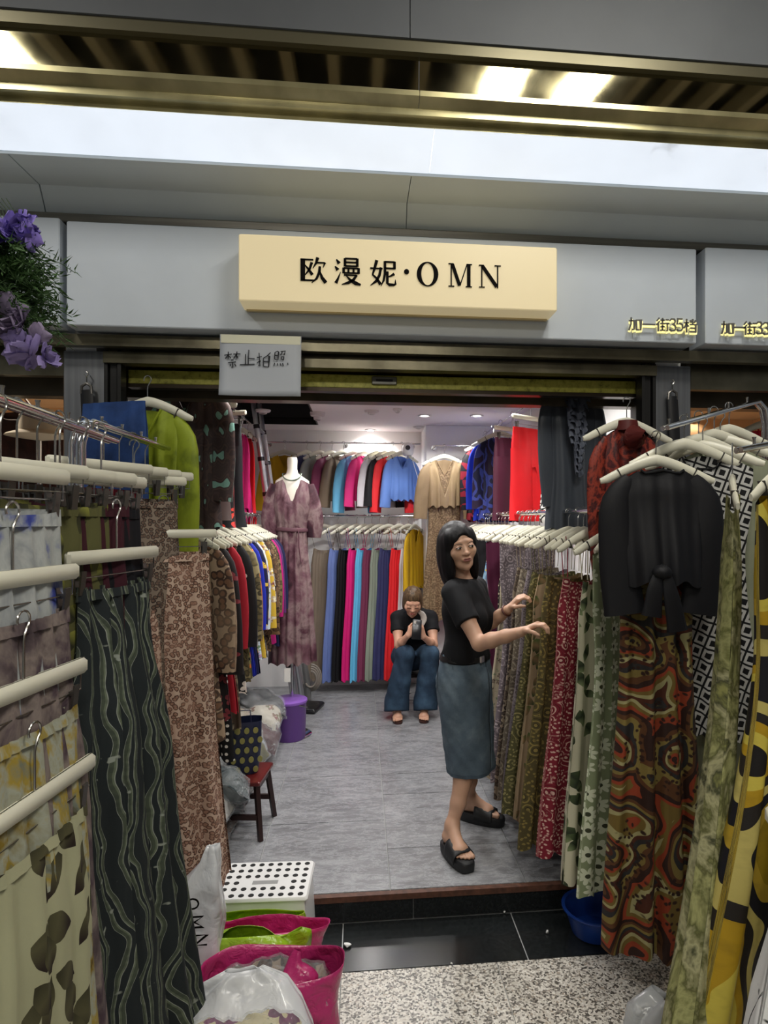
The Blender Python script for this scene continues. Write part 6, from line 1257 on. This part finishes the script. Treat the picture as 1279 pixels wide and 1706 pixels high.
# sandals (chunky slides), one thing per shoe is worn: children of the person
M_eva = mat('slide_black', '17181a', .55)
def slide(fr, par, O):
    f, s, L, h_ = fr; Rm = Matrix(((f.x, s.x, 0), (f.y, s.y, 0), (0, 0, 1))); b = Vector((h_.x, h_.y, 0)) - f * .018 - O; L2 = L + .034; m = MB(); n = 36; rings = ((0, .93), (.006, 1.0), (.030, 1.02), (.044, 1.0), (.050, .94))
    out = [];
    for i in range(n):
        t_ = 2 * PI * i / n; u = .5 - .5 * math.cos(t_); wd = (.044 + .008 * math.sin(PI * u)) if True else 0; out.append((u * L2, math.copysign(1, math.sin(t_)) * abs(math.sin(t_)) ** .55 * (.043 + .009 * u)))
    vs = []
    for z, sc in rings:
        for x, y in out: vs.append(b + Rm @ Vector(((x - L2 / 2) * sc + L2 / 2, y * sc, z)))
    fs = [tuple(range(n - 1, -1, -1)), tuple(range(4 * n, 5 * n))] + [(k * n + i, k * n + (i + 1) % n, (k + 1) * n + (i + 1) % n, (k + 1) * n + i) for k in range(4) for i in range(n)]
    so = m.add(vs, fs).build('slide_sole', M_eva, par)
    m = MB(); K = 16; J = 9
    for j in range(J):
        q = j / (J - 1); xx = lerp(.40, .80, q) * L2; hh = lerp(.070, .046, q); ww = lerp(.054, .058, q)
        for k in range(K + 1): a = PI * k / K; rib = .0018 * (j % 2); m.v.append(b + Rm @ Vector((xx, spow(math.cos(a), .7) * (ww + rib), .030 + (math.sin(a) ** .75) * (hh + rib))))
    for j in range(J - 1):
        for k in range(K): a = j * (K + 1) + k; m.f.append((a, a + 1, a + K + 2, a + K + 1))
    u = m.build('slide_band', M_eva, so, ang=50); md = u.modifiers.new('thickness', 'SOLIDIFY'); md.thickness = .006
slide(f1, wa, OA); slide(f2, wa, OA)
ax_ = (lw - le).normalized(); u_ = ax_.orthogonal().normalized(); v_ = ax_.cross(u_)
MB().tube([lerp(le, lw, .92) - OA + u_ * math.cos(a) * .0265 + v_ * math.sin(a) * .0265 for a in [2 * PI * i / 20 for i in range(21)]], .005, 8, cap=False).build('bracelet', mat('bracelet_wood', '4a1f16', .4), wa)

# ---------------------------------------------------------------- seated woman
M_skB = skin_mat('skin_fair', 'c9977c', 'd3a58c'); M_hairB = hair_mat('hair_brown', '2b2018', '6d5840', .4)
OB = Vector((.44, 5.2, 0)); wb_ = empty('person', OB); tag(wb_, 'seated person in black T-shirt and wide blue jeans looking at a phone', 'person')
hb_ = Head((.418, 5.055, .948), (-.04, -1.0), .52, .04, .98)
F = Field((.16, 4.72, .0), (.72, 5.68, 1.1), .0042)
hb_.skull(F); nb = Vector((.437, 5.20, .86)); F.cap(hb_.w((0, .04, -.04)), .042, nb, .047, .014)
sL, sR = Vector((.30, 5.19, .805)), Vector((.585, 5.19, .805)); eL, eR = Vector((.305, 5.06, .60)), Vector((.590, 5.055, .60)); hL, hR = Vector((.375, 4.955, .70)), Vector((.495, 4.95, .685))
def torsoB(F, g=0.0):
    F.cap(sL + Vector((.03, 0, 0)), .045 + g, sR - Vector((.03, 0, 0)), .045 + g, .04); F.ell((.442, 5.24, .74), (.145 + g, .10 + g, .14 + g), None, .05); F.ell((.445, 5.34, .58), (.13 + g, .10 + g, .15 + g), None, .05)
torsoB(F); F.ell((.447, 5.42, .44), (.16, .13, .12), None, .05)
for a, b, c in ((sL, eL, hL), (sR, eR, hR)):
    F.chain([(a, .042), (lerp(a, b, .5), .039), (b, .032)], .02); F.chain([(b, .032), (lerp(b, c, .35), .031), (c, .021)], .015)
hand(F, hL, (.45, -.25, .55), (.7, .5, .1), (.1, -.5, .9), (.5, .55, .6, .7), .92, (.2, .3)); hand(F, hR, (-.25, -.2, .75), (-.6, .7, .1), (-.1, -.6, .2), (.6, .65, .7, .75), .92, (.3, .3))
kL, kR = Vector((.355, 5.03, .535)), Vector((.555, 5.03, .535)); aL, aR = Vector((.305, 5.10, .115)), Vector((.515, 5.10, .115))
for h__, k_, a_ in (((.38, 5.42, .43), kL, aL), ((.51, 5.42, .43), kR, aR)): F.cap(h__, .075, k_, .052, .03); F.chain([(k_, .05), (lerp(k_, a_, .35), .046), (a_, .028)], .02)
SB = .016
f3 = foot(F, (.292, 5.155), (.298, 4.955), SB, aL); toes(F, *f3, -1); f4 = foot(F, (.522, 5.155), (.498, 4.957), SB, aR); toes(F, *f4, 1)
put(F.mesh('body', M_skB, OB), 'body', wb_)
hb_.face_parts(wb_, mat('lips_b', 'a85a50', .45), M_hairB, 1, OB)
F = Field((.29, 4.92, .80), (.55, 5.26, 1.12), .004)
hb_.e(F, (0, .024, .040), (.079, .094, .086), .02); hb_.e(F, (0, .07, -.02), (.066, .05, .08), .03); hb_.e(F, (-.066, .0, -.01), (.018, .045, .062), .015); hb_.e(F, (.066, .0, -.01), (.018, .045, .062), .015); hb_.e(F, (0, .12, -.0), (.03, .035, .03), .02); hb_.e(F, (0, -.105, -.030), (.058, .080, .088), .008, 'sub')
F.noise(.0016, lambda X, Y, Z: np.sin(180 * X) * np.sin(60 * Y + 20 * Z)); put(F.mesh('hair', M_hairB, OB), 'hair', wb_)
F = Field((.18, 4.95, .36), (.70, 5.56, .93), .005); torsoB(F, .012); F.ell((.447, 5.41, .48), (.155, .125, .10), None, .04); F.cap(sL, .055, lerp(sL, eL, .55), .058, .03); F.cap(sR, .055, lerp(sR, eR, .55), .058, .03); F.noise(.002, lambda X, Y, Z: np.sin(40 * Z + 20 * X + 5 * np.sin(16 * Y)))
X_, Y_, Z_ = np.meshgrid(*F.ax, indexing='ij', sparse=True)
F2 = Field((.18, 4.95, .36), (.70, 5.56, .93), .005); torsoB(F2, .012); F2.ell((.447, 5.41, .48), (.155, .125, .10), None, .04)
F.F = np.minimum(np.maximum(np.maximum(F.F, sleeve_cut(F, sL, eL, .52).astype(np.float32)), sleeve_cut(F, sR, eR, .52).astype(np.float32)), F2.F); F.cut((.437, 5.17, .862), (0, -.5, 1)); F.cut((0, 0, .42), (0, 0, -1))
put(F.mesh('t_shirt', M_tee, OB), 't_shirt', wb_)
M_jn = fab('denim_jeans', 'denim', ['1a2638', '283b50', '47627a'], 1, .85)
F = Field((.14, 4.85, .04), (.78, 5.62, .70), .005)
for h__, k_, a_, sx in (((.37, 5.42, .43), kL, aL, -1), ((.52, 5.42, .43), kR, aR, 1)):
    F.cap(h__, .10, k_ + Vector((0, .0, .0)), .074, .03); F.chain([(k_, .074), (lerp(k_, a_, .5) + Vector((sx * .01, -.01, 0)), .083), (a_ + Vector((sx * .012, -.01, .03)), .098), (a_ + Vector((sx * .014, -.01, -.08)), .10)], .02)
F.ell((.447, 5.43, .44), (.175, .145, .13), None, .04); F.noise(.003, lambda X, Y, Z: np.sin(34 * Z + 12 * X + 4 * np.sin(20 * X)) * np.sin(18 * Y + 9 * X) + .6 * np.sin(60 * X + 8 * Z)); F.cut((.41, 5.0, .095), (0, -.35, -1)); F.cut((0, 0, .53), (0, .6, 1)) if False else None
jo = put(F.mesh('jeans', M_jn, OB), 'jeans', wb_)
M_ff = mat('flipflop_brown', '3a1f18', .5)
for fr in (f3, f4):
    f, s, L, h_ = fr; Rm = Matrix(((f.x, s.x, 0), (f.y, s.y, 0), (0, 0, 1))); b = Vector((h_.x, h_.y, 0)) - f * .012 - OB; L2 = L + .022; n = 28
    o_ = [((.5 - .5 * math.cos(2 * PI * i / n)) * L2, math.copysign(abs(math.sin(2 * PI * i / n)) ** .6, math.sin(2 * PI * i / n)) * (.034 + .010 * (.5 - .5 * math.cos(2 * PI * i / n)))) for i in range(n)]
    vs = [b + Rm @ Vector((x, y, z)) for z in (0, .016) for x, y in o_]; so = MB().add(vs, [tuple(range(n - 1, -1, -1)), tuple(range(n, 2 * n))] + [(i, (i + 1) % n, (i + 1) % n + n, i + n) for i in range(n)]).build('sandal_sole', M_ff, wb_, smooth=False)
    for sg in (-1, 1): MB().tube([b + Rm @ Vector(q) for q in ((L2 * .80, 0, .02), (L2 * .72, sg * .012, .052), (L2 * .60, sg * .032, .05), (L2 * .48, sg * .041, .016))], .0055, 8).build('sandal_strap', M_ff, so)
sw = MB(); sleeve(sw, [(.47, 5.085, .865), (.50, 5.10, .845), (.515, 5.11, .80), (.49, 5.10, .74)], [.012, .022, .026, .014], .35, 12, .05, 3); ss = sw.build('pale_strap', mat('strap_white', 'cfc8bf', .7), wb_, ang=180); ss.location = -OB
ph_ = empty('mobile_phone', (.437, 4.885, .755)); tag(ph_, 'dark mobile phone held by the seated person', 'phone'); ph_.rotation_euler = (-.4, .1, .0)
MB().box((0, 0, 0), (.074, .009, .155), bev=.003).build('case', mat('phone_black', '17181b', .3), ph_); MB().box((0, .0052, 0), (.066, .001, .145)).build('screen', mat('phone_screen', '20242c', .1, emit='8fa5c0', es=.3), ph_, smooth=False); MB().box((-.018, -.0055, .055), (.024, .002, .028), bev=.001).build('camera_bump', M_clip, ph_, smooth=False)
ls_ = empty('low_stool', (.447, 5.43, 0)); tag(ls_, 'low dark stool under the seated person', 'stool')
MB().box((0, 0, .285), (.27, .22, .03), bev=.008).build('seat', M_dw, ls_, smooth=False)
for sx in (-1, 1):
    for sy in (-1, 1): MB().tube([(sx * .11, sy * .085, .275), (sx * .125, sy * .10, 0)], .014, 8).build('leg', M_dw, ls_)
